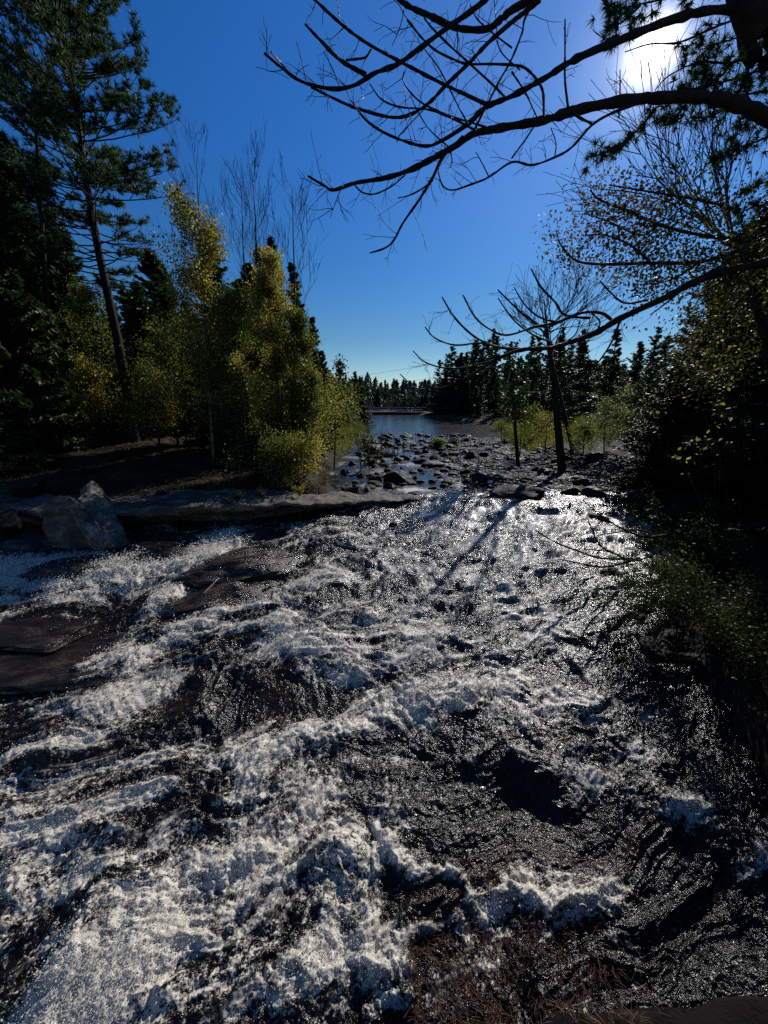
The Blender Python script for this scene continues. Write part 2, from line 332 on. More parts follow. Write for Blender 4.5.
def H(x, y):
    x = np.asarray(x, float); y = np.asarray(y, float)
    bed = wz0(x, y)-.45+.12*fbm(x*.7, y*.7, 3.1, 3)
    # stony river field
    fld = sstep(.3, 3, x-(.2+.03*y))*sstep(12.2, 14, y)*(1-sstep(24, 38, y))
    bed = bed+fld*(.415+.11*fbm(x*.6, y*.5, 9.2, 3))
    # left bank
    dl = np.minimum(xL(y)-x, (y-ledge_front(x))*.9-1.0)
    dl = dl+.35*fbm(x*.35, y*.35, 1.7, 3)
    hl = .48*sstep(-.2, 1.0, dl)+.055*np.clip(dl-1, 0, 14)+.03*np.clip(dl-15, 0, 60)+.10*fbm(x*.5, y*.5, 4, 4)*sstep(0, 2, dl)
    left = sstep(-.6, .3, dl)
    dr = x-xR(y)+.3*fbm(x*.4, y*.4, 6.7, 3)
    hr = .35*sstep(-.2, 1.2, dr)+.11*np.clip(dr-.5, 0, 9)+.03*np.clip(dr-9, 0, 60)+.12*fbm(x*.5, y*.5, 8, 4)*sstep(0, 2, dr)
    hr = hr+wz0(x, y)*(1-sstep(0, 3.5, dr))
    right = sstep(-.6, .3, dr)
    # near shore rock under the photographer
    dn = (1.60+.05*np.maximum(x, 0)-y)*sstep(-.5, .6, x+.25*y)
    hn = -1.2+.3*np.clip(dn, -.2, .6)+1.9*np.clip(dn-.6, 0, 1.5)+.13*fbm(x*2.3, y*2.3, 5.5, 5)
    near = sstep(-.25, .1, dn)*sstep(-.6, .3, x+.2)
    z = bed*(1-left)+hl*left
    z = z*(1-right)+hr*right
    z = np.maximum(z, bed*(1-near)+hn*near)
    # land closes the river far off
    z = z+1.2*sstep(112, 150, y)
    return z
def stretch(n, a, b, p): u = np.linspace(-1, 1, n); return u
def ground():
    u = np.linspace(-1, 1, 420); X = 30*u+np.sign(u)*1900*np.abs(u)**7
    v = np.linspace(0, 1, 560); Y = -6+62*v+1900*v**7.5
    gx, gy = np.meshgrid(X, Y); z = H(gx, gy)
    z = z+.025*fbm(gx*2.3, gy*2.3, 2.2, 3)*(np.abs(gx) < 60)
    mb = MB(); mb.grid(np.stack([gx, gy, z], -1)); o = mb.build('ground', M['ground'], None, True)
    g = sstep(30, 36, gy)*sstep(-1, 1.5, gx-xR(gy))*(1-sstep(40, 60, gx))
    g = np.maximum(g, sstep(22, 40, gy)*sstep(.2, 1, xL(gy)-gx)*(1-sstep(3, 5, xL(gy)-gx))).ravel()
    near_shade = (1-sstep(2.2, 3.2, gy)*1.0)*(np.abs(gx) < 12); b_ = o.data.attributes.new('wet', 'FLOAT', 'POINT'); b_.data.foreach_set('value', near_shade.ravel().astype(np.float32))  # 'wet' marks the near shore where shade is painted into the ground colour
    a = o.data.attributes.new('grass', 'FLOAT', 'POINT'); a.data.foreach_set('value', g.astype(np.float32))
    tag(o, kind='structure')
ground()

# ------------------------------------------------------------------ the water
# white tongues of the rapid and glitter patches painted as foam, given as (pixel path on the photo, width px, strength), laid onto the falling water plane
def on_water(px, py):
    y = 6.0
    for _ in range(12):
        z = float(wz0(0*y, y)) ; p = at_z(px, py, z); y = p[1]
    return p
FOAM_GLINT = [([(450, 522), (540, 530), (620, 550)], 30, .45), ([(480, 600), (560, 600), (610, 590)], 32, .38), ([(380, 560), (440, 580)], 20, .35), ([(560, 660), (600, 720)], 26, .25), ([(470, 700), (520, 660)], 20, .35),
 ([(-60, 592), (0, 585), (40, 581), (90, 578), (140, 571), (185, 563), (222, 550)], 14, 1.15),
 ([(200, 572), (160, 606)], 9, .7), ([(48, 603), (82, 598)], 5, .7),
 ([(285, 547), (360, 540)], 6, .45), ([(480, 512), (560, 516)], 9, .35), ([(570, 522), (640, 524)], 7, .4),
 ([(95, 668), (150, 655), (215, 618), (285, 598), (330, 585)], 14, .75),
 ([(282, 628), (300, 648), (345, 662)], 20, .85), ([(340, 640), (400, 640), (450, 655)], 18, .75),
 ([(450, 655), (520, 640), (590, 650)], 12, .4), ([(300, 610), (360, 605)], 12, .4),
 ([(225, 770), (262, 758), (320, 742), (380, 716), (440, 698), (520, 690)], 15, .85),
 ([(240, 790), (290, 800), (320, 835)], 18, .6), ([(160, 690), (90, 730), (20, 760)], 16, .4),
 ([(300, 820), (262, 862), (200, 900), (130, 930), (60, 985)], 36, .8),
 ([(310, 830), (345, 880), (330, 950), (280, 1000)], 34, .65),
 ([(20, 870), (90, 860), (160, 800)], 30, .45), ([(-30, 1000), (60, 1010), (170, 980)], 38, .6),
 ([(376, 846), (400, 858), (422, 872), (446, 884)], 9, 1.0),
 ([(440, 880), (470, 898), (500, 908), (530, 895), (575, 888), (620, 900)], 10, .9),
 ([(370, 960), (420, 930), (470, 935)], 14, .6), ([(370, 1000), (420, 985)], 10, .5),
 ([(662, 800), (700, 822), (740, 850), (790, 872)], 13, .8), ([(560, 780), (640, 790)], 12, .3),
 ([(480, 760), (540, 730), (550, 690)], 16, .4), ([(540, 600), (560, 640)], 20, .3),
 ([(600, 540), (640, 545)], 10, .3), ([(390, 780), (380, 820)], 20, .3),
 ([(388, 490), (440, 492)], 4, .5), ([(100, 700), (60, 800), (30, 900)], 40, .3)]
DARK = [
 ([(370, 775), (430, 765)], 24, .55), ([(170, 800), (215, 780)], 26, .4), ([(250, 700), (330, 690)], 26, .5),
 ([(490, 790), (560, 830), (640, 870)], 30, .6), ([(690, 940), (760, 900)], 60, .7), ([(420, 960), (520, 950)], 12, .5),
 ([(0, 640), (60, 650), (110, 630)], 22, .8), ([(20, 615), (140, 612)], 10, .6), ([(190, 610), (250, 590), (300, 562)], 12, .7),
 ([(380, 900), (430, 920)], 16, .5), ([(430, 840), (470, 800)], 16, .5), ([(280, 660), (290, 675)], 6, .4), ([(120, 860), (180, 850)], 18, .25),
 ([(0, 790), (30, 780)], 14, .4), ([(700, 640), (760, 760)], 40, .6), ([(300, 920), (340, 960)], 10, .3)]
def field(feats, X, Y, fall=1.0):
    out = np.zeros_like(X)
    for pts, r, s in feats:
        P = []
        for (x0, y0), (x1, y1) in zip(pts[:-1], pts[1:]):
            n = max(2, int(math.hypot(x1-x0, y1-y0)/8))
            for k in range(n): P.append((x0+(x1-x0)*k/n, y0+(y1-y0)*k/n))
        P.append(pts[-1])
        best = np.zeros_like(X)
        for q in P:
            w = on_water(*q); d = math.dist(w, (0, 0, EYE)); dep = w[1]*CP+(EYE-w[2])*SP
            rw = r*dep/F; sn = (EYE-w[2])/d
            m = (np.abs(X-w[0]) < rw*3) & (np.abs(Y-w[1]) < rw*3/sn)
            if not m.any(): continue
            e = ((X[m]-w[0])/rw)**2+((Y[m]-w[1])*sn/rw)**2
            best[m] = np.maximum(best[m], np.exp(-e*.75))
        out = np.maximum(out, best*s)
    return out
def river():
    rows = np.concatenate([np.arange(413.5, 440, .7), np.arange(440, 1130, 1.12), np.arange(1135, 1500, 12)])
    cols = np.concatenate([np.arange(-900, -80, 9), np.arange(-80, 850, 1.15), np.arange(850, 1500, 9)])
    t = (512-rows)/F; Yr = []
    z = np.zeros(len(rows))
    for _ in range(14):
        Y = (CP+t*SP)*(z-EYE)/(-SP+t*CP); z = wz0(0*Y, Y)
    dep = Y*CP+(EYE-z)*SP
    X = dep[:, None]*(cols-384)[None]/F; Y = np.repeat(Y[:, None], len(cols), 1)
    base = wz0(X, Y)
    calm = sstep(11.3, 13.5, Y)
    # current: combed, warped coordinates
    wx = .55*fbm(X*.45, Y*.45, 1.3, 3); wy = .55*fbm(X*.45, Y*.45, 7.7, 3)
    th = R(24)+.35*np.clip(-X*.02, -.3, .3)-sstep(1.5, 4, X)*sstep(1, 5, 7-Y)*R(70)
    u = (X+wx)*math.cos(R(24))+(Y+wy)*math.sin(R(24)); v = -(X+wx)*math.sin(R(24))+(Y+wy)*math.cos(R(24))
    fo = field(FOAM_GLINT, X+.18*fbm(X*2, Y*2, 2, 3), Y+.18*fbm(X*2, Y*2, 12, 3)); dk = field(DARK, X+.15*fbm(X*2, Y*2, 5, 3), Y+.15*fbm(X*2, Y*2, 15, 3))
    rough = 1-calm
    big = fbm(u*.55, v*1.0, 3, 3)
    h = base+rough*(.10*big)
    h = h+rough*.06*ridged(u*.9+.3*big, v*1.9, 5.5, 4, .55)*(1-.6*dk)
    bil = billow(u*2.6+.5*fbm(u*3, v*3, 4, 2), v*3.6, 8.2, 5, .46)
    h = h+rough*(.015+.034*fo)*bil
    fine = billow(X*9+2*wx, Y*9, 2.1, 4, .6)
    h = h+rough*(.006+.006*fo)*fine*np.clip(6/np.maximum(dep[:, None], 1), .5, 1.5)
    h = h+fo*rough*.045-dk*rough*.06
    h = h+calm*.007*fbm(X*1.2, Y*2.5, 3, 3)*(Y < 60)
    streak = fbm(u*.8, v*3.2, 9, 5, .6)
    crest = fbm(u*1.4, v*2.4, 6, 4, .6)
    foam = .15+.76*fo+.42*streak+.24*crest-.36*dk
    foam = foam+.10*sstep(2, -6, X)*sstep(9, 3, Y)-.22*sstep(2.6, 4.2, X)*sstep(8, 5, Y)
    foam = foam+.10*(bil-.8)*rough
    bf = sstep(.35, .8, fbm(X*1.5, Y*.8, 21, 4)) * sstep(24, 14, Y)
    foam = foam*rough+calm*(.2+.4*sstep(45, 20, Y)*sstep(-.2, .5, fbm(X*.8, Y*.5, 23, 4))+.36*bf+.7*fo*(Y < 20))  # calm water: added foam paints in pale sky reflection and glitter, besides riffles
    # edges: lower under banks
    mb = MB(); V = np.stack([X, Y, h], -1)[::-1]; mb.grid(V)
    o = mb.build('river_water', M['water'], None, True)
    me = o.data
    def at(nm, arr):
        a = me.attributes.new(nm, 'FLOAT', 'POINT'); a.data.foreach_set('value', arr[::-1].astype(np.float32).ravel())
    at('foam', foam); at('calm', calm)
    a = me.attributes.new('flow', 'FLOAT_VECTOR', 'POINT')
    fv = np.stack([u*.45+.25*big, v*1.4, (h-base)*1.5], -1)[::-1]
    a.data.foreach_set('vector', fv.astype(np.float32).ravel())
    tag(o, kind='structure')
    # droplets thrown up over the breaking water
    p = (np.clip(foam-.45, 0, 1)**1.5)*(dep[:, None]**1.3)*(Y < 10)*(np.abs(X) < dep[:, None]*1.1)
    p = p.ravel(); p /= p.sum(); idx = rng.choice(p.size, 42000, p=p)
    P = np.stack([X.ravel()[idx], Y.ravel()[idx], h.ravel()[idx]], -1)
    P = P+rng.normal(0, .025, P.shape); P[:, 2] += np.abs(rng.exponential(.035, len(P)))+.004
    s = rng.uniform(.0022, .0055, len(P))*rng.choice([1, 1, 1, 1.8], len(P))*np.clip(P[:, 1]/4, .7, 2)
    oct_ = np.array([(1, 0, 0), (-1, 0, 0), (0, 1, 0), (0, -1, 0), (0, 0, 1.), (0, 0, -1)])
    of = np.array([(0, 2, 4), (2, 1, 4), (1, 3, 4), (3, 0, 4), (2, 0, 5), (1, 2, 5), (3, 1, 5), (0, 3, 5)])
    V = (P[:, None]+oct_[None]*s[:, None, None]*rng.uniform(.6, 1.5, (len(P), 6, 1)))
    Fc = of[None]+np.arange(len(P))[:, None, None]*6
    mb = MB(); mb.add(V.reshape(-1, 3), Fc.reshape(-1, 3)); d = mb.build('water_spray', M['drops'], None, True)
    tag(d, 'fine white droplets thrown up over the breaking rapids', 'spray', kind='stuff')
river()

# ------------------------------------------------------------------ rocks
def ico(n=3):
    import bmesh
    bm = bmesh.new(); bmesh.ops.create_icosphere(bm, subdivisions=n, radius=1)
    v = np.array([q.co[:] for q in bm.verts]); f = np.array([[w.index for w in q.verts] for q in bm.faces]); bm.free(); return v, f
ICO3, ICO4, ICO5 = ico(3), ico(4), ico(5)
def rock_mesh(name, seed, sc=(1, 1, .6), m='rock', ang=9, lv=ICO3, amp=.14):
    r = np.random.default_rng(seed); v, f = lv; v = v.copy()
    for _ in range(ang):
        n = r.normal(size=3); n /= np.linalg.norm(n); d = r.uniform(.55, .85)
        t = v@n; v = v-np.maximum(t-d, 0)[:, None]*n*.93
    v = v*(1+amp*fbm(v[:, 0]*1.7+seed, v[:, 1]*1.7, v[:, 2]*1.7+seed*2.3, 4)[:, None])
    v = v*np.array(sc); mb = MB(); mb.add(v, f); return mb.mesh(name, M[m], True)
STONES = [rock_mesh('stone', 10+i, (1, .8+.1*(i % 3), .5+.08*(i % 4)), 'rock', 7+i) for i in range(7)]
def wz(x, y): return float(wz0(x, y))
def rock_at(name, me, px, py, wpx, z=None, rz=0, sq=1.0, label='', group=None, sink=.25, cat='rock'):
    if z is None: p = on_water(px, py)
    else: p = at_z(px, py, z)
    dep = p[1]*CP+(EYE-p[2])*SP; s = wpx/F*dep/2
    o = link(name, me); o.location = (p[0], p[1], p[2]-s*sink*.3+s*.1); o.scale = (s, s, s*sq); o.rotation_euler = (0, 0, rz)
    tag(o, label, cat, group); return o
# stones of the river field
k = 0; r2 = np.random.default_rng(5)
cells = []
tries = 0
placed = []
while len(placed) < 300 and tries < 30000:
    tries += 1
    y = 12.0+26*r2.random()**1.7; x = -2.6+13*r2.random()**1.35
    if x < xL(y)+.6 or x > xR(y)+1.4: continue
    dens = 1.0-.45*float(sstep(2, 5, x-.04*y))
    if y > 30: dens *= .5
    if y < 13.4 and x < 3.4: dens *= .12
    if r2.random() > dens: continue
    s = r2.choice([.12, .17, .22, .3, .42], p=[.25, .32, .26, .13, .04])*r2.uniform(.8, 1.25)*(1+.035*(y-12))
    if any((x-a)**2+(y-b)**2 < (.62*(s+c))**2 for a, b, c in placed): continue
    placed.append((x, y, s))
for i, (x, y, s) in enumerate(placed):
    o = link('river_stone', STONES[i % 7]); o.location = (x, y, max(float(H(x, y)), -.02)+s*.12); o.scale = (s, s, s*r2.uniform(.7, 1.2))
    o.rotation_euler = (r2.uniform(-.2, .2), r2.uniform(-.2, .2), r2.uniform(0, 6.28))
    tag(o, 'dark wet stone in the rocky bed of the upper river', 'stone', 'stones strewn across the river bed')
# pebbles between
mb = MB(); v0, f0 = ico(1)
for i in range(9000):
    y = 12+22*r2.random()**1.5; x = r2.uniform(.8, xR(y)+1.2)
    if r2.random() > sstep(0, 2.6, x-(.9+.04*y)): continue
    s = r2.uniform(.05, .15); c = np.array((x, y, max(float(H(x, y)), -.04)+.01))
    mb.add(v0*s*r2.uniform(.5, 1.1, 3)*(1, 1, .7)+c, f0)
tag(mb.build('river_gravel', M['rock']), 'loose dark gravel between the river stones', 'gravel', kind='stuff')
big = [rock_mesh('rock', 40+i, (1, .75, .62), 'rock', 8+i, ICO4) for i in range(5)]
for a in [(400, 480, 34, 0, 0, 1.1, 'broad dark rock in mid channel above the low lip'),
          (347, 488, 17, 0, 1, 1.5, 'dark square rock beside the yellow birches at the water edge'),
          (368, 489, 13, 0, 2, 1.4, 'small upright rock standing in shallow water by the ledge'),
          (377, 478, 16, 0, 3, 1., 'low dark rock just left of the broad mid channel rock'),
          (523, 494, 64, .05, 3, .55, 'long flat dark slab on the right above the lip of the rapid'),
          (596, 492, 30, .1, 2, .8, 'dark rounded rock right of the long flat slab'),
          (640, 498, 36, .2, 1, .9, 'dark block at the foot of the right bank trees'),
          (570, 490, 28, .1, 4, .7, 'dark rock between the flat slab and the rounded rock'),
          (660, 512, 30, .1, 0, 1., 'dark boulder in the shade of the cedars')]:
    rock_at('boulder', big[a[4]], a[0], a[1]+2, a[2], a[3], a[4], a[5], a[6], cat='boulder')
for a in [(593, 518, 30, 2, .45, 'flat dark rock awash below the long slab', 'rock'), (613, 577, 26, 0, .9, 'brown topped stone under the dead twigs', 'rock'),
          (652, 651, 36, 1, .75, 'reddish brown stone at the shaded right edge of the rapid', 'rock'), (394, 525, 11, 3, .9, 'small dark stone in the water below the ledge', 'rock'),
          (672, 640, 40, 3, .8, 'dark stone behind the reddish brown one', 'rock'), (700, 668, 60, 4, .7, 'large shadowed rock at the right bank under the bush', 'rock')]:
    rock_at('rock', big[a[3]], a[0], a[1], a[2], None, a[3]*1.3, a[4], a[5], cat=a[6], sink=-.1)
# wet bedrock humps in the left of the rapid
HS = [rock_mesh('bedrock', 60+i, (1, .55, .22), 'wetrock', 5, ICO5, .22) for i in range(4)]
for i, a in enumerate([(72, 570, 105, .2, 1.3, 'dark wet hump of bedrock left of the first white chute'), (246, 568, 130, .35, .8, 'long smooth brown bedrock slab beside the chute'),
          (228, 598, 110, .5, .9, 'dark wet slab with a white stick lying on it'), (40, 622, 190, .05, .14, 'flat brown wet shelf at the left edge'),
          (60, 650, 230, .15, .12, 'dark brown shelf under shallow water at the left'), (165, 549, 120, .0, .7, 'low wet rock shelf below the pointed boulder'),
          (20, 548, 120, .1, 1.2, 'shadowed wet rock below the bank at the left edge')]):
    rock_at('bedrock', HS[i % 4], a[0], a[1], a[2], None, a[3], a[4], a[5], cat='bedrock', sink=.3)
# mossy patch
# bank boulders on the left
for i, a in enumerate([(5, 528, 40, .1, 1.2, 'rounded grey boulder cut by the left edge'), (30, 492, 40, .55, .8, 'dark boulder on the bank behind the pointed one'),
          (107, 479, 12, .6, 1., 'small pale stone just behind the pointed boulder'), (165, 478, 11, .65, .9, 'small pale stone on the shaded forest floor')]):
    m_ = big[i % 5]
    rock_at('boulder', m_, a[0], a[1], a[2], a[3], i*1.1, a[4], a[5], cat='boulder', sink=-.5)

def hull_rock(parts, amp=.05, cuts=5):
    import bmesh
    out = []
    for pts in parts:
        bm = bmesh.new()
        for p in pts: bm.verts.new(p)
        r = bmesh.ops.convex_hull(bm, input=bm.verts)
        bmesh.ops.delete(bm, geom=list({e for e in r['geom_interior']+r['geom_unused'] if isinstance(e, bmesh.types.BMVert)}), context='VERTS')
        bmesh.ops.triangulate(bm, faces=bm.faces)
        for _ in range(cuts): bmesh.ops.subdivide_edges(bm, edges=bm.edges, cuts=1, use_grid_fill=True, smooth=.03)
        bm.verts.index_update(); bm.normal_update()
        v = np.array([q.co[:] for q in bm.verts]); n = np.array([q.normal[:] for q in bm.verts]); f = np.array([[w.index for w in q.verts] for q in bm.faces]); bm.free()
        v = v+n*(amp*fbm(v[:, 0]*2.4+v[:, 2], v[:, 1]*2.4, v[:, 2]*1.1, 5)[:, None])
        out.append((v, f))
    mb = MB()
    for v, f in out: mb.add(v, f)
    return mb
def W(px, py, Y): return tuple(at_y(px, py, Y))
lobe = [W(44, 530, 8.6), W(46, 508, 8.6), W(54, 497, 8.7), W(68, 496, 8.7), W(80, 507, 8.5), W(100, 530, 8.3), W(108, 548, 8.2), W(55, 548, 8.3), W(50, 505, 9.6), W(70, 500, 9.7), W(95, 520, 9.5), W(50, 540, 9.6)]
peak = [W(91, 480, 9.5), W(97, 483, 9.6), W(91, 508, 8.7), W(80, 512, 8.5), W(72, 509, 8.5), W(84, 535, 8.1), W(97, 549, 7.95), W(131, 546, 8.6), W(113, 508, 9.5), W(104, 548, 8.0),
        W(91, 484, 9.9), W(98, 505, 10.1), W(128, 540, 9.9), W(85, 540, 9.6)]
pb = hull_rock([lobe, peak], .09); nlobe = len(pb.f[0]); o = pb.build('boulder', M['slab'], None, True)
o.data.materials.append(M['ledge']); o.data.polygons.foreach_set('material_index', (np.arange(len(o.data.polygons)) < nlobe).astype(np.int32))
tag(o, 'tall pointed pale boulder with a rounded dark shoulder at the foot of the left bank', 'boulder')

def ledge():
    s = np.linspace(0, 1, 420); xs = -16+18.0*s
    fy = np.interp(xs, LF[:, 0], LF[:, 1]); fz = np.interp(xs, LF[:, 0], LF[:, 2])
    fy = fy+.16*fbm(xs*1.1, xs*0, 3, 4); fz = fz+.03*fbm(xs*.8, xs*0, 5, 3)
    prof = [(.75, -1.0), (.7, -.7), (.6, -.45), (.42, -.3), (.12, -.2), (-.03, -.10), (.02, -.02), (.10, .0)]
    rows = []
    for t, dz in prof: rows.append((fy+t, np.minimum(fz+dz*(.35+fz)*1.2 if dz > -.5 else fz+dz, fz)))
    wid = np.interp(xs, [-16, -4, -2, 2], [2.6, 2.4, 2.0, .9])
    for t in np.linspace(.07, 1, 26): rows.append((fy+.1+t*wid, fz-.05*t+np.where(xs < -2.6, .06*t, -.02*t-.12*t*t)))
    rows.append((fy+.3+wid, fz-.5))
    V = np.zeros((len(rows), len(xs), 3))
    for i, (yy, zz) in enumerate(rows):
        V[i, :, 0] = xs; V[i, :, 1] = yy; V[i, :, 2] = zz
    n = fbm(V[..., 0]*1.2, V[..., 1]*1.6, V[..., 2]*3, 5); V[..., 2] += .07*n+.05*np.floor(3*fbm(V[..., 0]*.7, V[..., 1]*1.1, 4, 3))/3+.03*ridged(V[..., 0]*3, V[..., 1]*3, 2, 3); V[..., 1] += .06*fbm(V[..., 0]*2, V[..., 2]*5, 3, 4)*(np.arange(len(rows))[:, None] < 9)
    mb = MB(); mb.grid(V); o = mb.build('rock_ledge', M['ledge'], None, True)
    tag(o, 'long flat grey bedrock ledge with a dark undercut face reaching from the left bank', 'rock ledge')
ledge()

# ------------------------------------------------------------------ plants
def tufts(P, D, n, Ln, w, r):
    P = np.repeat(P, n, 0); D = np.repeat(D, n, 0); m = len(P)
    d = r.normal(size=(m, 3)); d /= np.linalg.norm(d, axis=1)[:, None]; d = d+D*.75; d /= np.linalg.norm(d, axis=1)[:, None]
    s = np.cross(d, r.normal(size=(m, 3))); s /= np.linalg.norm(s, axis=1)[:, None]
    Lr = Ln*r.uniform(.6, 1.15, (m, 1))
    V = np.stack([P-s*w, P+s*w, P+d*Lr], 1); return V.reshape(-1, 3), np.arange(m*3).reshape(-1, 3)
def leaves(P, size, r, asp=.55, flat=0.0, D=None):
    m = len(P); u = r.normal(size=(m, 3)) if D is None else D+.35*r.normal(size=(m, 3))
    u /= np.linalg.norm(u, axis=1)[:, None]
    q = r.normal(size=(m, 3)); q[:, 2] *= (1-flat); v = np.cross(u, q); v /= np.linalg.norm(v, axis=1)[:, None]+1e-9
    s = size*r.uniform(.6, 1.25, (m, 1))
    V = np.stack([P-u*s, P+v*s*asp, P+u*s, P-v*s*asp], 1); return V.reshape(-1, 3), np.arange(m*4).reshape(-1, 4)
def spruce(Ht, Rd, seed, nb=150, dens=34, q=.14, m='spruce', z0=.06, gap=0.0, asp=.28, tp=.75):
    """trunk mesh and crown mesh of one conifer"""
    r = np.random.default_rng(seed); tb = MB()
    zz = np.linspace(0, Ht*.97, 10); bend = .02*Ht*np.sin(zz/Ht*3+seed)
    tb.tube(np.stack([bend*.5, bend*.3, zz], -1), np.linspace(.014*Ht+.03, .01, 10), 8)
    cb = MB(); P = []; D = []
    for i in range(nb):
        t = z0+(1-z0)*((i+r.random())/nb)**.9; z = Ht*t
        if r.random() < gap: continue
        az = r.uniform(0, 6.283); Ln = Rd*(1-t)**tp*r.uniform(.55, 1.12)+.04*Rd
        up = np.interp(t, [0, .6, 1], [-.28, -.02, .7])+r.normal(0, .06)
        d = np.array((math.cos(az), math.sin(az), up)); k = max(5, int(Ln/Rd*dens))
        s = np.linspace(.12, 1, k); bx = np.interp(z, zz, bend)
        pts = np.array((bx*.5, bx*.3, z))+d*Ln*s[:, None]; pts[:, 2] += .16*Ln*s**2.2-.05*Ln*np.sin(s*3)
        tb.tube(pts[::max(1, k//4)], np.linspace(.012*Ln+.004, .003, len(pts[::max(1, k//4)])), 3)
        side = np.cross(d, (0, 0, 1)); side /= np.linalg.norm(side)
        for sg in (-1, 1, 0, -1, 1):
            wdt = Ln*.30*(1.08-s)*r.uniform(.1, 1.1, k)+.03
            pp = pts+side*sg*wdt[:, None]+r.normal(0, .03*Rd*.4, (k, 3)); pp[:, 2] -= wdt*r.uniform(.0, .6, k)
            P.append(pp); D.append((d*.8+side*sg*.9)[None]+np.zeros((k, 3))+np.array((0, 0, -.3)))
    P = np.concatenate(P); D = np.concatenate(D); D /= np.linalg.norm(D, axis=1)[:, None]
    cb.add(*leaves(P, q, r, asp, 0, D)); P2 = P+r.normal(0, .05, P.shape)*Rd*.5
    cb.add(*leaves(P2, q*.8, r, asp, 0, D))
    return tb.mesh('trunk', M['bark'], True), cb.mesh('crown', M[m])
def put_tree(name, tm, cm, loc, sc, rz, label, group=None, cat='tree', lean=(0, 0)):
    e = empty(name, loc, rz); e.scale = sc if hasattr(sc, '__len__') else (sc,)*3
    e.rotation_euler = (lean[0], lean[1], rz)
    if tm: link('trunk', tm, e)
    if cm: link('crown', cm, e)
    tag(e, label, cat, group); return e
SPR = [spruce(10, 2.3, 100+i, 190, 36, .17) for i in range(3)]
SPN = [spruce(10, 1.5, 120+i, 160, 28, .14) for i in range(2)]
FAR = [spruce(10, 2.2+.4*(i % 3), 140+i, 62+8*i, 12, .2, 'far', z0=.04, asp=.35, tp=[1.15, .8, 1.3, .6, .95][i], gap=.12*(i % 3)) for i in range(5)]+[spruce(7, 3.0, 160+i, 70, 14, .2, 'far', z0=.03, asp=.4, tp=.5, gap=.1) for i in range(2)]
def top_h(px, pbase_y, Y, ytop):
    xb = at_y(px, pbase_y, Y)[0]; g = float(H(xb, Y)); zt = at_y(px, ytop, Y)[2]
    return xb, g, zt-g
def conifer(px, Y, ytop, kind, wid=1.0, label='', group=None, pby=445):
    x, g, h = top_h(px, pby, Y, ytop)
    tm, cm = kind; s = h/10
    return put_tree('spruce_tree', tm, cm, (x, Y, g-.1), (s*wid, s*wid, s), random.uniform(0, 6.28), label, group, 'spruce')
# left bank spruces
for px, Y, yt, kd, wd, lb in [
    (-75, 12.5, -140, SPR[0], .95, 'huge dark spruce filling the left edge of the view'),
    (-30, 17, -60, SPR[1], .9, 'tall dark spruce behind the one at the left edge'),
    (44, 17.5, 60, SPR[2], .75, 'dark spruce left of the tall leaning pine'),
    (30, 24, 130, SPR[1], .9, 'spruce in shade behind the left edge trees'),
    (100, 28, 210, SPR[0], 1., 'spruce seen behind the trunk of the tall pine'),
    (160, 24, 282, SPR[2], 1., 'short spruce between the tall pine and the yellow birches'),
    (186, 30, 262, SPR[1], 1., 'farther spruce behind the short one'),
    (232, 19, 226, SPN[0], 1.3, 'dark bushy spruce rising behind the yellow birches'),
    (262, 20, 262, SPR[0], .9, 'dark spruce half hidden behind the birch clump'),
    (284, 20, 236, SPN[1], .8, 'slender spruce whose spire tops the birch clump'),
    (303, 19.5, 262, SPN[0], .95, 'spruce at the river side of the birch clump'),
    (319, 20, 316, SPN[1], 1.05, 'lower spruce beside the river side spruce'),
    (325, 26, 350, SPR[1], 1.0, 'small dark spruce at the bend of the left shore'),
    (205, 21, 300, SPR[2], 1.0, 'dark spruce directly behind the left birch'),
    (8, 30, 200, SPR[2], 1.1, 'dim spruce deep in the left woods'),
    (70, 35, 240, SPR[0], 1.1, 'dim spruce deep behind the tall pine'),
    (135, 34, 300, SPR[1], 1.1, 'far dim spruce right of the tall pine'),
    (225, 34, 320, SPR[0], 1.1, 'far dim spruce behind the birches'),
    (66, 27, 150, SPR[0], 1.1, 'dark spruce close behind the slim trunk'),
    (150, 25, 325, SPR[0], 1.1, 'low wide spruce right of the leaning pine trunk'),
    (180, 26, 250, SPR[2], 1.2, 'dark spruce filling the gap left of the tall yellow birch'),
    (84, 23, 345, SPR[1], 1.3, 'low shaded spruce left of the leaning pine trunk'),
    (-40, 26, 60, SPR[0], 1.2, 'dark spruce behind the left edge of the view')]:
    conifer(px, Y, yt, kd, wd, lb)
def conif_rows(n, xf, yf, hf, seed, label, group, kinds=FAR):
    r = np.random.default_rng(seed); i = 0; t = 0
    while i < n and t < n*40:
        t += 1; Y = yf(r); x = xf(r, Y)
        tm, cm = kinds[i % len(kinds)]; h = hf(r, Y)/10
        g = float(H(x, Y)); w = h*r.uniform(1.0, 1.75)
        o = put_tree('conifer_tree', tm, cm, (x, Y, g-.2), (w, w, h), r.uniform(0, 6.28), label, group, 'conifer'); i += 1
# left woods fill
conif_rows(42, lambda r, Y: r.uniform(-1.3*Y, -6-.12*Y), lambda r: r.uniform(30, 60), lambda r, Y: r.uniform(9, 14), 3, 'dark conifer in the woods behind the left bank', 'conifers in the left woods')
conif_rows(50, lambda r, Y: xL(Y)-r.uniform(.8, 11), lambda r: r.uniform(36, 105), lambda r, Y: r.uniform(4.5, 7), 4, 'dark conifer lining the far left shore', 'conifers along the far left shore')
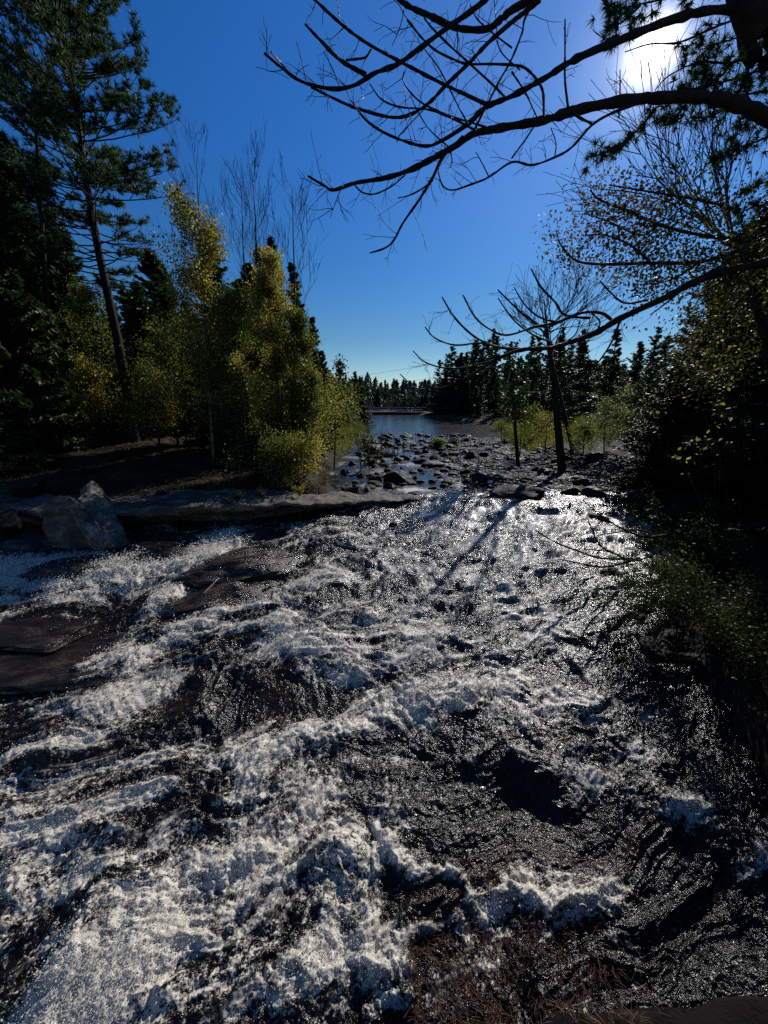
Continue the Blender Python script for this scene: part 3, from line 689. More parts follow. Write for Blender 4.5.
# right far bank forest
conif_rows(110, lambda r, Y: xR(Y)+r.uniform(2.5, 30), lambda r: r.uniform(50, 98), lambda r, Y: (4.5+7.5*r.random()**1.3)*Y/62, 5, 'dark conifer in the wood across the water on the right', 'conifers of the right far bank')
conif_rows(20, lambda r, Y: r.uniform(16, 42), lambda r: r.uniform(34, 48), lambda r, Y: r.uniform(6, 9), 15, 'tall conifer behind the right grassy bank', 'conifers behind the grassy bank')
# the far-off wood beyond the bridge reads as one mass
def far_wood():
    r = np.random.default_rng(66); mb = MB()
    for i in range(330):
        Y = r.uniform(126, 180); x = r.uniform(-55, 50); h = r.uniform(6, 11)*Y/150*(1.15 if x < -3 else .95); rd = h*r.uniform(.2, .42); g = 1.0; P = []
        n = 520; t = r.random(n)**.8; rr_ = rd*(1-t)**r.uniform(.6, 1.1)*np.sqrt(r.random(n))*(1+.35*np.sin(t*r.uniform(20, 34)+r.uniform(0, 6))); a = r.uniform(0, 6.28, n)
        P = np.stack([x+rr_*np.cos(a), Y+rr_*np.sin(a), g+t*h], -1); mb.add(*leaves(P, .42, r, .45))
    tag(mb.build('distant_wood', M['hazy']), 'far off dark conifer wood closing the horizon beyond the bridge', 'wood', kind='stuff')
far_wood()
conif_rows(28, lambda r, Y: xL(Y)-r.uniform(.3, 3.5), lambda r: r.uniform(45, 100), lambda r, Y: r.uniform(2.5, 5), 24, 'small conifer at the edge of the far left shore', 'small conifers at the far left water edge')
# bare dead snag far left shore
def twiggy(mb, p, d, L_, r0, r, lev, spread=.55, up=.12, tw=3, seg=5, minr=.0015, leafpts=None):
    pts = [p]; q = p.copy(); dd = d/np.linalg.norm(d)
    for i in range(seg):
        dd = dd+r.normal(0, .12, 3)+np.array((0, 0, up*.3)); dd /= np.linalg.norm(dd); q = q+dd*L_/seg; pts.append(q)
    pts = np.array(pts); rad = np.linspace(r0, max(r0*.3, minr), len(pts)); mb.tube(pts, rad, 6 if r0 > .02 else (4 if r0 > .006 else 3))
    if leafpts is not None and lev <= 1: leafpts.append(pts[1:])
    if lev > 0:
        for k in range(tw):
            t = r.uniform(.25, 1); i = min(int(t*seg), seg-1); b = pts[i]+(pts[i+1]-pts[i])*(t*seg-i)
            nd = dd+spread*r.normal(size=3)*np.array((1.3, 1.3, 1)); nd[2] += up
            twiggy(mb, b, nd, L_*r.uniform(.45, .7), max(r0*.5, minr), r, lev-1, spread, up, tw, max(3, seg-1), minr, leafpts)
def deciduous(name, base, top, r0, seed, nlimb, Lf, leaf_mt, n_leaf, lsize, label, bark='bark', z0=.15, spread=.5, up=.25, clus=.16, group=None, cat='tree', lev=2, crownname='crown', shape=None, minr=.0015, twn=3):
    r = np.random.default_rng(seed); base = np.array(base, float); top = np.array(top, float); e = empty(name, base)
    tb = MB(); s = np.linspace(0, 1, 14)[:, None]; Hh = np.linalg.norm(top-base)
    w = np.stack([fbm(s[:, 0]*2, s[:, 0]*0+seed, 1, 2), fbm(s[:, 0]*2, s[:, 0]*0+seed, 9, 2), s[:, 0]*0], -1)*.03*Hh*s
    pts = (top-base)*s+w; rad = r0*(1-s[:, 0])**.8+.006; tb.tube(pts, rad, 9)
    lp = []
    for k in range(nlimb):
        t = z0+(1-z0)*((k+r.random())/nlimb); p = np.array([np.interp(t, s[:, 0], pts[:, i]) for i in range(3)])
        az = r.uniform(0, 6.283); L_ = Hh*Lf*(shape(t) if shape else (1-.75*t))*r.uniform(.7, 1.15)
        twiggy(tb, p, np.array((math.cos(az), math.sin(az), .35+up)), L_, max(r0*.35*(1-t), .006), r, lev, spread, up, twn, 5, minr, lp)
    tb.build('trunk', M[bark], e, True)
    if n_leaf:
        P = np.concatenate(lp); P = P[r.integers(0, len(P), n_leaf)]+r.normal(0, clus, (n_leaf, 3))
        cb = MB(); cb.add(*leaves(P, lsize, r, .6)); cb.build(crownname, M[leaf_mt], e)
    tag(e, label, cat, group); return e
def gbase(px, Y, pby=460):
    x = at_y(px, pby, Y)[0]; return np.array((x, Y, float(H(x, Y))-.05))
def topat(px, py, Y): return at_y(px, py, Y)
# yellow birches
deciduous('birch_tree', gbase(286, 14.2, 475), topat(268, 272, 14.2), .05, 1, 34, .27, 'birch', 24000, .042, 'yellow green birch leaning over the ledge at the river end', 'grey_bark', .03, .5, .3, .11, cat='birch')
deciduous('birch_tree', gbase(290, 14.4, 475), topat(295, 318, 14.4), .05, 2, 30, .26, 'olive', 16000, .042, 'olive leaved birch at the right of the yellow clump', 'grey_bark', .03, .5, .3, .11, cat='birch')
deciduous('birch_tree', gbase(214, 17, 460), topat(197, 222, 17), .07, 3, 44, .27, 'birch', 22000, .05, 'tall yellow birch at the left of the clump', 'birch_bark', .12, .5, .3, .2, cat='birch')
deciduous('birch_tree', gbase(250, 16, 465), topat(232, 300, 16), .05, 4, 32, .32, 'olive', 14000, .048, 'short yellow birch in the middle of the clump', 'birch_bark', .1, .5, .3, .16, cat='birch')
deciduous('alder_shrub', gbase(306, 14.6, 475), topat(309, 378, 14.6), .04, 5, 22, .26, 'olive', 11000, .038, 'green alder shrub at the water edge below the birches', 'bark', .05, .6, .3, .14, cat='shrub')
for i, (px, Y, xt, yt, n, mt, lb) in enumerate([(276, 12.0, 274, 452, 7000, 'olive', 'leafy birch sucker at the back edge of the ledge'), (304, 12.3, 305, 448, 7000, 'birch', 'pale yellow shrub at the river end of the birch clump'), (258, 13, 258, 445, 8000, 'bush', 'dark leafy shrub in shade under the birches')]):
    deciduous('shrub', gbase(px, Y, 490), topat(xt, yt, Y), .03, 500+i, 20, .75, mt, int(n*.6), .036, lb, 'bark', .02, .7, .2, .16, cat='shrub', shape=lambda t: 1-.4*t)
deciduous('birch_tree', gbase(270, 17.5, 462), topat(268, 262, 17.5), .06, 8, 38, .27, 'birch', 18000, .05, 'yellow birch at the back of the clump in front of the slender spruce', 'grey_bark', .06, .5, .3, .13, cat='birch')
# bare birches above
for i, (px, yb, xt, yt, Y, lb) in enumerate([(214, 470, 196, 158, 18, 'bare leafless birch behind the tall yellow birch'), (270, 470, 250, 165, 17, 'bare birch in the middle with a fine twiggy top'), (300, 470, 291, 186, 17.5, 'bare birch at the right beside the slender spruce'), (262, 470, 240, 190, 19, 'thinner bare birch left of the middle one')]):
    deciduous('bare_birch', gbase(px, Y), topat(xt, yt, Y), .07, 20+i, 26, .17, None, 0, 0, lb, 'grey_bark', .4, .35, .5, cat='birch', minr=.005, lev=2, twn=3, shape=lambda t: .35+.65*math.sin(min(1, (t-.35)*1.6)*3.0))
# understory leaf trees on the left
for i, (px, Y, xt, yt, nl, mt, lb) in enumerate([(96, 19.5, 88, 372, 7000, 'birch', 'low sunlit yellow bush left of the pine trunk'), (128, 24, 118, 345, 9000, 'olive', 'sunlit green sapling touching the pine trunk'), (148, 21, 146, 372, 6000, 'olive', 'green bush just right of the pine trunk'), (30, 20, 24, 378, 6000, 'birch', 'yellowing bush at the far left of the woods'),
        (15, 22, 10, 350, 7000, 'olive', 'sunlit young leafy tree at the far left'), (75, 24, 70, 330, 7000, 'birch', 'yellow leafy sapling left of the pine trunk'),
        (112, 22, 100, 300, 9000, 'olive', 'green leafy tree behind the pine trunk'), (160, 18, 162, 385, 5000, 'birch', 'small yellow bush right of the pine trunk'),
        (180, 19, 172, 330, 7000, 'olive', 'olive sapling between the pine and the birches'), (40, 29, 36, 300, 8000, 'olive', 'leafy tree deeper in the left woods')]):
    deciduous('leafy_tree', gbase(px, Y), topat(xt, yt, Y), .05, 30+i, 20, .42, mt, int(nl*1.2), .05, lb, 'bark', .06, .55, .3, .25)

r = np.random.default_rng(91)
for i in range(26):
    px = r.uniform(-60, 330) if i < 22 else r.uniform(300, 345); Y = r.uniform(19, 27) if px < 200 else r.uniform(16, 24)
    deciduous('undergrowth_shrub', gbase(px, Y), topat(px+r.uniform(-6, 6), r.uniform(385, 415), Y), .03, 900+i, 14, .6, ['bush', 'olive', 'olive', 'birch'][i % 4], 2600, .055, 'leafy shrub in the undergrowth of the left woods', 'bark', .02, .7, .2, .2, cat='shrub', group='undergrowth of the left woods', shape=lambda t: 1-.4*t)
# the tall leaning pine
def big_pine():
    r = np.random.default_rng(77); Y = 20.5
    base = gbase(136, Y, 447); top = at_y(46, -55, Y+.5); ax = top-base; Hh = np.linalg.norm(ax)
    e = empty('pine_tree', base); tb = MB(); s = np.linspace(0, 1, 20)[:, None]
    pts = ax*s+np.stack([.10*np.sin(s[:, 0]*9), .1*np.cos(s[:, 0]*7), 0*s[:, 0]], -1)*s*(1-s)*3
    tb.tube(pts, .23*(1-s[:, 0])**.75+.02, 10); P = []; D = []
    for k in range(190):
        t = .38+.62*((k+r.random())/190); p = np.array([np.interp(t, s[:, 0], pts[:, i]) for i in range(3)])
        az = r.uniform(0, 6.283); q = (t-.38)/.62
        L_ = np.interp(q, [0, .25, .6, 1], [3.3, 4.2, 4.0, 1.0])*r.uniform(.6, 1.1)
        dead = t < .5 and r.random() < .6
        d = np.array((math.cos(az), math.sin(az), np.interp(q, [0, .5, 1], [-.1, .2, 1.0])))
        ss = np.linspace(0, 1, 7)[:, None]; bp = p+d*L_*ss; bp[:, 2] += .22*L_*ss[:, 0]**2; bp += r.normal(0, .04, bp.shape)*ss
        tb.tube(bp, np.linspace(.035, .01, 7), 4)
        nt_ = 4 if dead else 12
        for j in range(nt_):
            u = r.uniform(.3, 1); b = np.array([np.interp(u, ss[:, 0], bp[:, i]) for i in range(3)])
            sd = np.cross(d, (0, 0, 1)); sd /= np.linalg.norm(sd)
            dd = d*.6+sd*r.uniform(-1, 1)+np.array((0, 0, .35+r.uniform(-.2, .4))); dd /= np.linalg.norm(dd)
            l2 = L_*(.16+.2*(1-u))*r.uniform(.5, 1.2); tip = b+dd*l2; tb.tube(np.array([b, b+dd*l2*.5+(0, 0, -.02), tip]), [.012, .008, .006], 3)
            if not dead:
                for w in (.45, .7, .85, 1.0): P.append(b+dd*l2*w+r.normal(0, .05, 3)); D.append(dd+np.array((0, 0, .3)))
            elif r.random() < .4: P.append(tip); D.append(dd)
        if not dead: P.append(bp[-1]); D.append(d/np.linalg.norm(d))
    tb.build('trunk', M['bark'], e, True); cb = MB(); cb.add(*tufts(np.array(P), np.array(D), 19, .26, .016, r)); cb.build('crown', M['pine'], e)
    tag(e, 'tall dark pine with a bare lower trunk leaning left over the bank', 'pine')
big_pine()
# slim trunk at far left
for i, (pb, pt, Y, lb) in enumerate([((14, 440), (-20, 300), 19, 'bare dark trunk at the extreme left of the woods'), ((58, 440), (36, 130), 18.5, 'slim dark trunk in front of the left spruces')]):
    mb = MB(); a = gbase(pb[0], Y); b = topat(pt[0], pt[1], Y); s = np.linspace(0, 1, 8)[:, None]
    e = empty('pine_tree', a); r = np.random.default_rng(i+5)
    pts = (b-a)*s; mb.tube(pts, np.linspace(.15, .05, 8), 8); P = []; D = []
    for k in range(26):
        t = .35+.65*r.random(); p = (b-a)*t; d = np.array((*r.normal(size=2), r.uniform(-.3, .4))); d /= np.linalg.norm(d); L_ = 1.6*(1.1-t)*r.uniform(.5, 1.2)+.3
        q = np.array([p, p+d*L_*.5, p+d*L_+(0, 0, .1)]); mb.tube(q, [.02, .014, .006], 3)
        for j in range(9): P.append(p+d*L_*r.uniform(.4, 1)+r.normal(0, .15, 3)); D.append(d)
    mb.build('trunk', M['bark'], e, True); cb = MB(); cb.add(*tufts(np.array(P), np.array(D), 20, .22, .016, r)); cb.build('crown', M['pine'], e)
    tag(e, lb, 'pine')
# far snag on the left shore
deciduous('dead_tree', gbase(343, 45, 425), topat(340, 358, 45), .12, 50, 22, .14, 'far', 500, .18, 'thin ragged dead conifer at the left of the far river', 'grey_bark', .2, .4, 0., .3, minr=.02, lev=1)

# ---- right side: dead tree with a slender bare crown in the river field
deciduous('dead_tree', gbase(563, 17, 468), topat(544, 296, 17), .19, 61, 4, .10, None, 0, 0, 'dead broken topped tree standing on the stony right shore', 'bark', .45, .4, .4, cat='tree', minr=.01)
r = np.random.default_rng(88); mb = MB(); b0 = gbase(572, 21); e = empty('bare_tree', b0)
tp = topat(545, 330, 21)-b0; mb.tube(np.array([tp*0, tp*.5, tp]), [.12, .09, .06], 7)
for k in range(20):
    a = r.uniform(-1.35, 1.35); d = np.array((math.sin(a), r.normal(0, .4), math.cos(a)*1.0+.1)); twiggy(mb, tp*r.uniform(.8, 1), d, r.uniform(1.8, 2.9), .03, r, 2, .28, .15, 4, 6, .008)
mb.build('trunk', M['grey_bark'], e, True); tag(e, 'bare tree with a fan of fine twigs behind the dead trunk', 'tree')
deciduous('dead_tree', gbase(520, 18.5, 455), topat(510, 350, 18.5), .10, 62, 10, .16, 'spruce', 1200, .08, 'thin dark tree left of the broken topped one', 'bark', .4, .5, .2, .2, minr=.008, lev=1)
for i, (px, Y, yt, w, mt, n, lb) in enumerate([(604, 19, 404, .5, 'pale_leaf', 4500, 'silvery leaved shrub right of the broken topped tree'), (520, 22, 418, .5, 'olive', 3000, 'low yellow green shrub left of the broken topped tree'),
        (583, 20, 428, .5, 'olive', 2500, 'small green shrub at the foot of the silvery one'), (545, 23, 420, .5, 'birch', 2200, 'yellowish shrub behind the dead trunk'),
        (640, 17, 415, .5, 'bush', 3500, 'dark green shrub beside the cedars'), (500, 30, 425, .5, 'olive', 1500, 'small shrub at the end of the grassy bank'),
        (432, 92, 402, .6, 'olive', 2500, 'rounded olive shrub on the far point by the bridge'), (450, 84, 404, .6, 'bush', 2500, 'dark shrub on the far point right of the rounded one'), (468, 76, 408, .6, 'olive', 2500, 'olive shrub on the right far shore'), (347, 60, 412, .6, 'olive', 2500, 'olive shrub on the far left shore'), (437, 26, 443, .6, 'olive', 2200, 'low green shrub on the stony bar in mid river'), (452, 28, 441, .6, 'bush', 1200, 'lower green shrub at the right end of the stony bar')]):
    deciduous('shrub', gbase(px, Y, 455), topat(px+2, yt, Y), .03, 70+i, 16, w, mt, n, .045, lb, 'bark', .02, .7, .2, .14, cat='shrub', shape=lambda t: 1-.4*t)
# grass bank
def grass(name, n, fx, fy, hgt, label, mt='grass', seed=1, w=.012):
    r = np.random.default_rng(seed); Y = fy(r, n); X = fx(r, Y); Z = H(X, Y); P = np.stack([X, Y, Z-.02], -1)
    ok = Z > -.05+0*Z; P = P[ok]; m = len(P)
    d = np.stack([r.normal(0, .3, m), r.normal(0, .3, m), np.ones(m)], -1)*hgt*r.uniform(.5, 1.2, (m, 1)); a = r.uniform(0, 6.28, m); s = np.stack([np.cos(a), np.sin(a), 0*a], -1)*w
    V = np.stack([P-s, P+s, P+d], 1).reshape(-1, 3); mb = MB(); mb.add(V, np.arange(m*3).reshape(-1, 3)); o = mb.build(name, M[mt])
    tag(o, label, 'grass', kind='stuff')
grass('grass', 26000, lambda r, Y: xR(Y)+r.uniform(-.3, 20, len(Y)), lambda r, n: r.uniform(24, 52, n), .5, 'yellow green grass on the right bank', w=.03)
grass('grass', 6000, lambda r, Y: xL(Y)-r.uniform(-.2, 2.6, len(Y)), lambda r, n: r.uniform(22, 70, n), .45, 'short grass on the far left shore', w=.03, seed=2)
# saplings in mid river
r = np.random.default_rng(9)
for i, (px, py, yt, lb) in enumerate([(424, 452, 421, 0), (429, 452, 425, 0), (417, 455, 430, 0), (360, 470, 430, 1), (369, 470, 440, 1), (393, 462, 438, 1), (403, 458, 440, 1), (380, 466, 446, 1), (470, 520-22, 480-22, 1)]):
    p = at_z(px, py, 0.0); mb = MB(); e = empty('bare_sapling', p); tz = at_y(px, yt, p[1])[2]
    for k in range(3 if lb else 1):
        twiggy(mb, np.array((r.normal(0, .1), r.normal(0, .1), -.1)), np.array((r.normal(0, .2 if lb else .04), r.normal(0, .1), 1.)), tz*.62, .018, r, 2 if lb else 1, .3, .4, 4, 5, .006)
    mb.build('stem', M['grey_bark'], e)
    tag(e, 'bare twiggy sapling standing among the river stones' if lb else 'thin upright bare stem on the stony bar', 'sapling', 'bare saplings among the river stones' if lb else 'upright stems on the stony bar')
# driftwood in the river field
for i, (a, b, lb) in enumerate([((398, 456), (374, 461), 'dark driftwood limb lying across stones toward the left'), ((350, 476), (384, 470), 'long dark branch snagged on the left river stones')]):
    mb = MB(); p = at_z(*a, .15); q = at_z(*b, .12); twiggy(mb, p, q-p, np.linalg.norm(q-p), .05, r, 2, .5, .25, 5, 6, .008)
    tag(mb.build('driftwood', M['bark'], None, True), lb, 'driftwood')

r = np.random.default_rng(14)
for i in range(34):
    x = r.uniform(-13, -1.6); y = float(ledge_front(x))+1.6+r.random()**1.5*7; s_ = r.uniform(.05, .22)
    if x > xL(y)-.6: continue
    o = link('bank_stone', STONES[i % 7]); o.location = (x, y, float(H(x, y))+s_*.15); o.scale = (s_, s_, s_*.8); o.rotation_euler = (0, 0, r.uniform(0, 6))
    tag(o, 'stone half sunk in the shaded floor of the left bank', 'stone', 'stones on the left bank')
for i in range(30):
    x = r.uniform(-13, -1.8); y = float(ledge_front(x))+2.0+r.random()*6; e = empty('forest_seedling', (x, y, float(H(x, y)))); sb = MB(); P = []
    for k in range(8):
        d = np.array((r.normal(0, .6), r.normal(0, .6), 1.))*r.uniform(.12, .3); sb.tube(np.array([d*0-(0, 0, .05), d*.5, d]), [.004, .003, .001], 3); P.append(d*r.uniform(.3, 1, (18, 1))+r.normal(0, .05, (18, 3)))
    sb.build('stem', M['bark'], e); cb = MB(); cb.add(*leaves(np.concatenate(P), .028, r)); cb.build('foliage', M[['bush', 'dry_leaf', 'olive'][i % 3]], e); tag(e, 'low leafy seedling on the floor of the left bank', 'plant', 'seedlings on the left bank')
# small plants on the ledge
for i, (px, py, z, n, hh, lb, mt) in enumerate([(238, 500, .5, 700, .22, 'small bright green plant growing on the ledge', 'bush'), (226, 503, .5, 300, .1, 'low green tuft beside the ledge plant', 'bush'),
                                     (262, 497, .5, 600, .2, 'russet leaved seedling under the birches', 'dry_leaf'), (300, 495, .42, 900, .25, 'yellow leaved seedling at the back of the ledge', 'birch'), (10, 475, .6, 500, .4, 'small green sprout at the left edge of the bank', 'bush')]):
    p = at_z(px, py, z); r = np.random.default_rng(i+300); sb = MB(); e = empty('small_plant', p); P = []
    for k in range(12):
        d = np.array((r.normal(0, .5), r.normal(0, .5), 1.)); d *= hh*r.uniform(.6, 1.2); sb.tube(np.array([d*0-(0, 0, .05), d*.5, d]), [.004, .003, .001], 3)
        P.append(d*r.uniform(.2, 1, (n//12, 1))+r.normal(0, hh*.13, (n//12, 3)))
    sb.build('stem', M['bark'], e); cb = MB(); cb.add(*leaves(np.concatenate(P), .02, r)); cb.build('foliage', M[mt], e); tag(e, lb, 'plant')
# leaf litter
r = np.random.default_rng(12); P = []
X = r.uniform(-16, -2, 9000); Y = ledge_front(X)+1.4+r.random(9000)**1.4*12; P = np.stack([X, Y, H(X, Y)+.03], -1)
mb = MB(); mb.add(*leaves(P, .035, r, .7, .5)); tag(mb.build('leaf_litter', M['dry_leaf']), 'fallen brown leaves and needles on the shaded left bank', 'leaf litter', kind='stuff')

# ------------------------------------------------------------------ traced boughs
def smooth_path(pts, n=5):
    p = np.asarray(pts, float); 
    if len(p) < 3: 
        s = np.linspace(0, 1, n+2)[:, None]; return p[0]*(1-s)+p[-1]*s
    out = []; q = np.vstack([2*p[0]-p[1], p, 2*p[-1]-p[-2]])
    for i in range(1, len(q)-2):
        for t in np.arange(n)/n:
            a, b, c, d = q[i-1], q[i], q[i+1], q[i+2]
            out.append(.5*((2*b)+(-a+c)*t+(2*a-5*b+4*c-d)*t*t+(-a+3*b-3*c+d)*t**3))
    out.append(p[-1]); return np.array(out)
def bough(mb, path, w0, w1, depthf, r, twigs=0, org=np.zeros(3), wob=.25, tl=.25, lp=None, knob=.12):
    """path of photo pixels, thick end first; w0, w1 thickness in pixels at both ends"""
    sp = smooth_path(path); m = len(sp); ph = r.uniform(-1, 1)*wob
    Yd = np.array([depthf(*q) for q in sp])+ph*np.sin(np.linspace(0, np.pi, m))
    P = np.array([at_y(q[0], q[1], y) for q, y in zip(sp, Yd)])
    dep = P[:, 1]*CP+(EYE-P[:, 2])*SP; wd = np.linspace(w0, w1, m)*dep/F/2
    wd = wd*(1+knob*r.normal(size=m)); P = P-org
    mb.tube(P, wd, 8 if w0 > 3 else 5)
    if lp is not None: lp.append(P)
    for k in range(twigs):
        i = r.integers(m//6, m-1); t = P[i+1 if i+1 < m else i]-P[i-1]; t /= np.linalg.norm(t)+1e-9
        sd = np.cross(t, r.normal(size=3)); sd /= np.linalg.norm(sd); d = sd+t*r.uniform(.1, .9); L_ = tl*r.uniform(.25, 1.1)
        twiggy(mb, P[i], d, L_, .0035, r, 1, .45, 0., 2, 4, .0016)
    return P
# overhanging bare branch tree on the right; its trunk stands on the right bank just outside the view
r = np.random.default_rng(31); root = np.array((5.6, 3.9, float(H(5.6, 3.9))-.1)); e = empty('overhanging_tree', root)
dA = lambda x, y: 3.4+1.2*(x-264)/504
P1 = at_y(768, 116, dA(768, 116)); P2 = at_y(742, 8, dA(742, 8))
mb = MB(); tr = smooth_path(np.array([root, root+(.05, 0, 1.5), (5.3, 4.2, 3.6), (4.75, 4.4, 5.0), P1+(.9, .1, .3), (4.1, 4.5, 6.6), P2+(.25, 0, -.1), P2+(-.25, .1, .9)]), 6)-root
mb.tube(tr, np.linspace(.24, .16, len(tr)), 12); mb.build('trunk', M['grey_bark'], e, True)
mb = MB()
BR = [([(830, 150), (768, 118), (735, 103), (700, 97), (660, 98), (635, 99), (600, 105), (570, 112), (545, 120), (512, 126), (490, 130), (473, 134), (455, 146), (430, 160), (410, 170), (385, 178), (355, 183), (334, 190), (325, 186), (308, 176)], 12.5, 2, 26),
 ([(768, 5), (740, 8), (700, 12), (665, 22), (630, 36), (600, 48), (570, 62), (545, 78), (512, 96), (486, 107), (469, 123), (443, 140), (423, 146), (389, 135), (366, 120), (351, 100)], 9, 1.5, 24),
 ([(497, -14), (485, 0), (470, 12), (447, 28), (420, 48), (398, 64), (375, 73), (355, 85), (335, 89), (312, 85), (295, 78), (277, 64), (264, 53)], 5.5, 2.2, 14),
 ([(366, 75), (340, 60), (322, 42), (305, 24)], 4, 2.4, 4),
 ([(490, 106), (460, 92), (443, 84), (420, 72), (397, 60), (365, 42), (340, 23), (315, 0), (305, -10)], 3.2, 2.4, 10),
 ([(299, 80), (290, 74), (280, 62), (271, 52)], 2.4, 1.6, 0),
 ([(540, 0), (525, 12), (512, 22), (489, 42), (469, 63), (446, 85), (429, 103), (409, 115), (389, 117), (356, 108), (333, 98), (311, 87)], 4.5, 2.2, 16),
 ([(545, -12), (530, 0), (512, 10), (500, 20), (487, 29), (463, 29), (447, 24), (430, 16), (412, 8), (400, 0), (395, -8)], 6.5, 4, 10),
 ([(544, 117), (543, 93), (537, 80), (525, 68), (512, 65), (490, 64), (468, 64), (455, 60), (435, 50), (420, 36), (407, 20)], 2.6, 1.8, 12),
 ([(505, 97), (493, 85), (470, 64), (450, 46), (432, 28), (424, 18)], 2.4, 1.6, 6),
 ([(486, 127), (456, 118), (440, 112), (422, 103), (410, 92), (403, 80), (404, 72)], 2., 1.2, 8),
 ([(475, 130), (460, 122), (430, 110), (400, 107), (381, 99), (370, 84)], 2.2, 1.3, 8),
 ([(463, 137), (443, 157), (433, 177), (419, 200), (403, 223), (394, 240), (385, 248), (370, 253)], 3.4, 1.4, 10),
 ([(636, 104), (612, 113), (592, 125), (572, 147), (555, 157), (532, 165), (512, 162), (489, 177), (469, 185), (453, 190), (443, 186), (438, 172)], 2.8, 1.4, 16),
 ([(473, 133), (486, 107), (500, 80), (512, 58), (522, 33), (525, 18), (535, 2)], 2.6, 1.8, 8),
 ([(572, 113), (582, 119), (592, 124)], 2.6, 2.2, 2), ([(568, 107), (565, 80), (565, 55), (565, 19)], 2.6, 1.4, 3), ([(619, 117), (620, 95), (620, 70)], 1.8, 1, 3),
 ([(433, 180), (423, 188), (410, 195), (398, 198)], 1.8, 1.1, 2), ([(512, 158), (525, 140), (537, 122)], 2, 1.6, 1), ([(512, 72), (525, 92), (537, 117)], 1.8, 1.4, 2),
 ([(371, 50), (366, 57), (357, 59), (346, 60)], 2.2, 2, 1), ([(457, 28), (458, 40), (457, 52)], 2, 1.2, 0), ([(404, 10), (400, 27), (392, 46)], 1.2, .8, 3),
 ([(306, 80), (302, 62), (296, 40)], 1.2, .7, 0), ([(339, 85), (333, 70), (324, 52)], 1.2, .7, 0), ([(451, 152), (452, 162), (447, 175)], 1.3, .9, 1),
 ([(344, 183), (338, 196), (330, 218)], 1.1, .6, 4), ([(352, 182), (362, 192), (375, 194), (392, 186), (405, 175)], 1.8, 1.4, 3), ([(430, 103), (400, 135), (397, 142)], 1.2, 1, 2),
 ([(512, 48), (495, 35), (478, 20), (470, 5)], 1.6, 1, 3), ([(520, 70), (500, 50), (496, 20), (494, 0)], 1.3, .9, 3), ([(489, 177), (483, 165), (476, 152)], 1.4, .8, 1), ([(555, 155), (556, 143), (551, 128)], 1.4, .9, 2),
 ([(470, 128), (455, 100), (440, 70), (425, 50)], 1.6, 1, 4), ([(450, 148), (430, 130), (418, 112), (410, 95)], 1.4, 1, 4)]
for path, w0, w1, tw in BR:
    bough(mb, path, w0, w1, dA, r, tw, root)
mb.build('branch', M['grey_bark'], e, True)
tag(e, 'bare leafless tree reaching long curved branches over the river from the upper right', 'tree')

# second curved bough lower down, with leaves near its base: its tree stands on the right bank
root = np.array((8.2, 6.2, float(H(8.2, 6.2))-.1)); e = empty('leaning_tree', root); r = np.random.default_rng(32)
dB = lambda x, y: 4.9+1.2*(x-400)/368
mb = MB(); q = at_y(800, 250, 6.1); tr = smooth_path(np.array([root, root+(-.1, 0, 1.8), q+(.5, .1, -.8), q+(.1, .0, .3), q+(-.1, .2, 2.2), at_y(755, 60, 6.3), at_y(740, -20, 6.4)]), 6)-root
mb.tube(tr, np.linspace(.2, .07, len(tr)), 10); mb.build('trunk', M['bark'], e, True)
mb = MB(); lp = []
B2 = [([(810, 250), (768, 262), (720, 272), (690, 284), (664, 298), (621, 318), (595, 333), (568, 343), (551, 348), (521, 350), (495, 360), (468, 377), (441, 388), (428, 385)], 9, 1.3, 14),
 ([(548, 348), (521, 349), (498, 347), (475, 337), (455, 318), (442, 297)], 3.2, 1.5, 10), ([(613, 321), (601, 313), (581, 313), (558, 322), (535, 327), (508, 335), (491, 330), (475, 317), (463, 295)], 3.2, 1.5, 12),
 ([(500, 348), (481, 343), (455, 345), (435, 338), (425, 327)], 2.2, 1.2, 8), ([(500, 358), (468, 367), (445, 368), (425, 362), (413, 351)], 2.2, 1.2, 8), ([(425, 390), (414, 387), (400, 374)], 1.4, 1, 1),
 ([(562, 321), (545, 327), (528, 318), (511, 303), (498, 290)], 2.4, 1.4, 6), ([(548, 341), (530, 333), (512, 318), (498, 298)], 2.2, 1.2, 6), ([(558, 322), (541, 318), (525, 305), (514, 287)], 2.2, 1.2, 5),
 ([(590, 318), (565, 315), (555, 302), (541, 287), (531, 269)], 2.6, 1.6, 5), ([(621, 318), (610, 345), (590, 372), (570, 387)], 2.2, 1.2, 6), ([(648, 300), (625, 303), (610, 292), (600, 281)], 2.2, 1.3, 3),
 ([(595, 333), (600, 322), (590, 312)], 1.8, 1.5, 2), ([(560, 345), (575, 335), (580, 320)], 1.6, 1.2, 3), ([(690, 284), (670, 300), (650, 315)], 2, 1.1, 4)]
for path, w0, w1, tw in B2: bough(mb, path, w0, w1, dB, r, tw, root, tl=.35)
mb.build('branch', M['bark'], e, True)
mb = MB(); lp = []
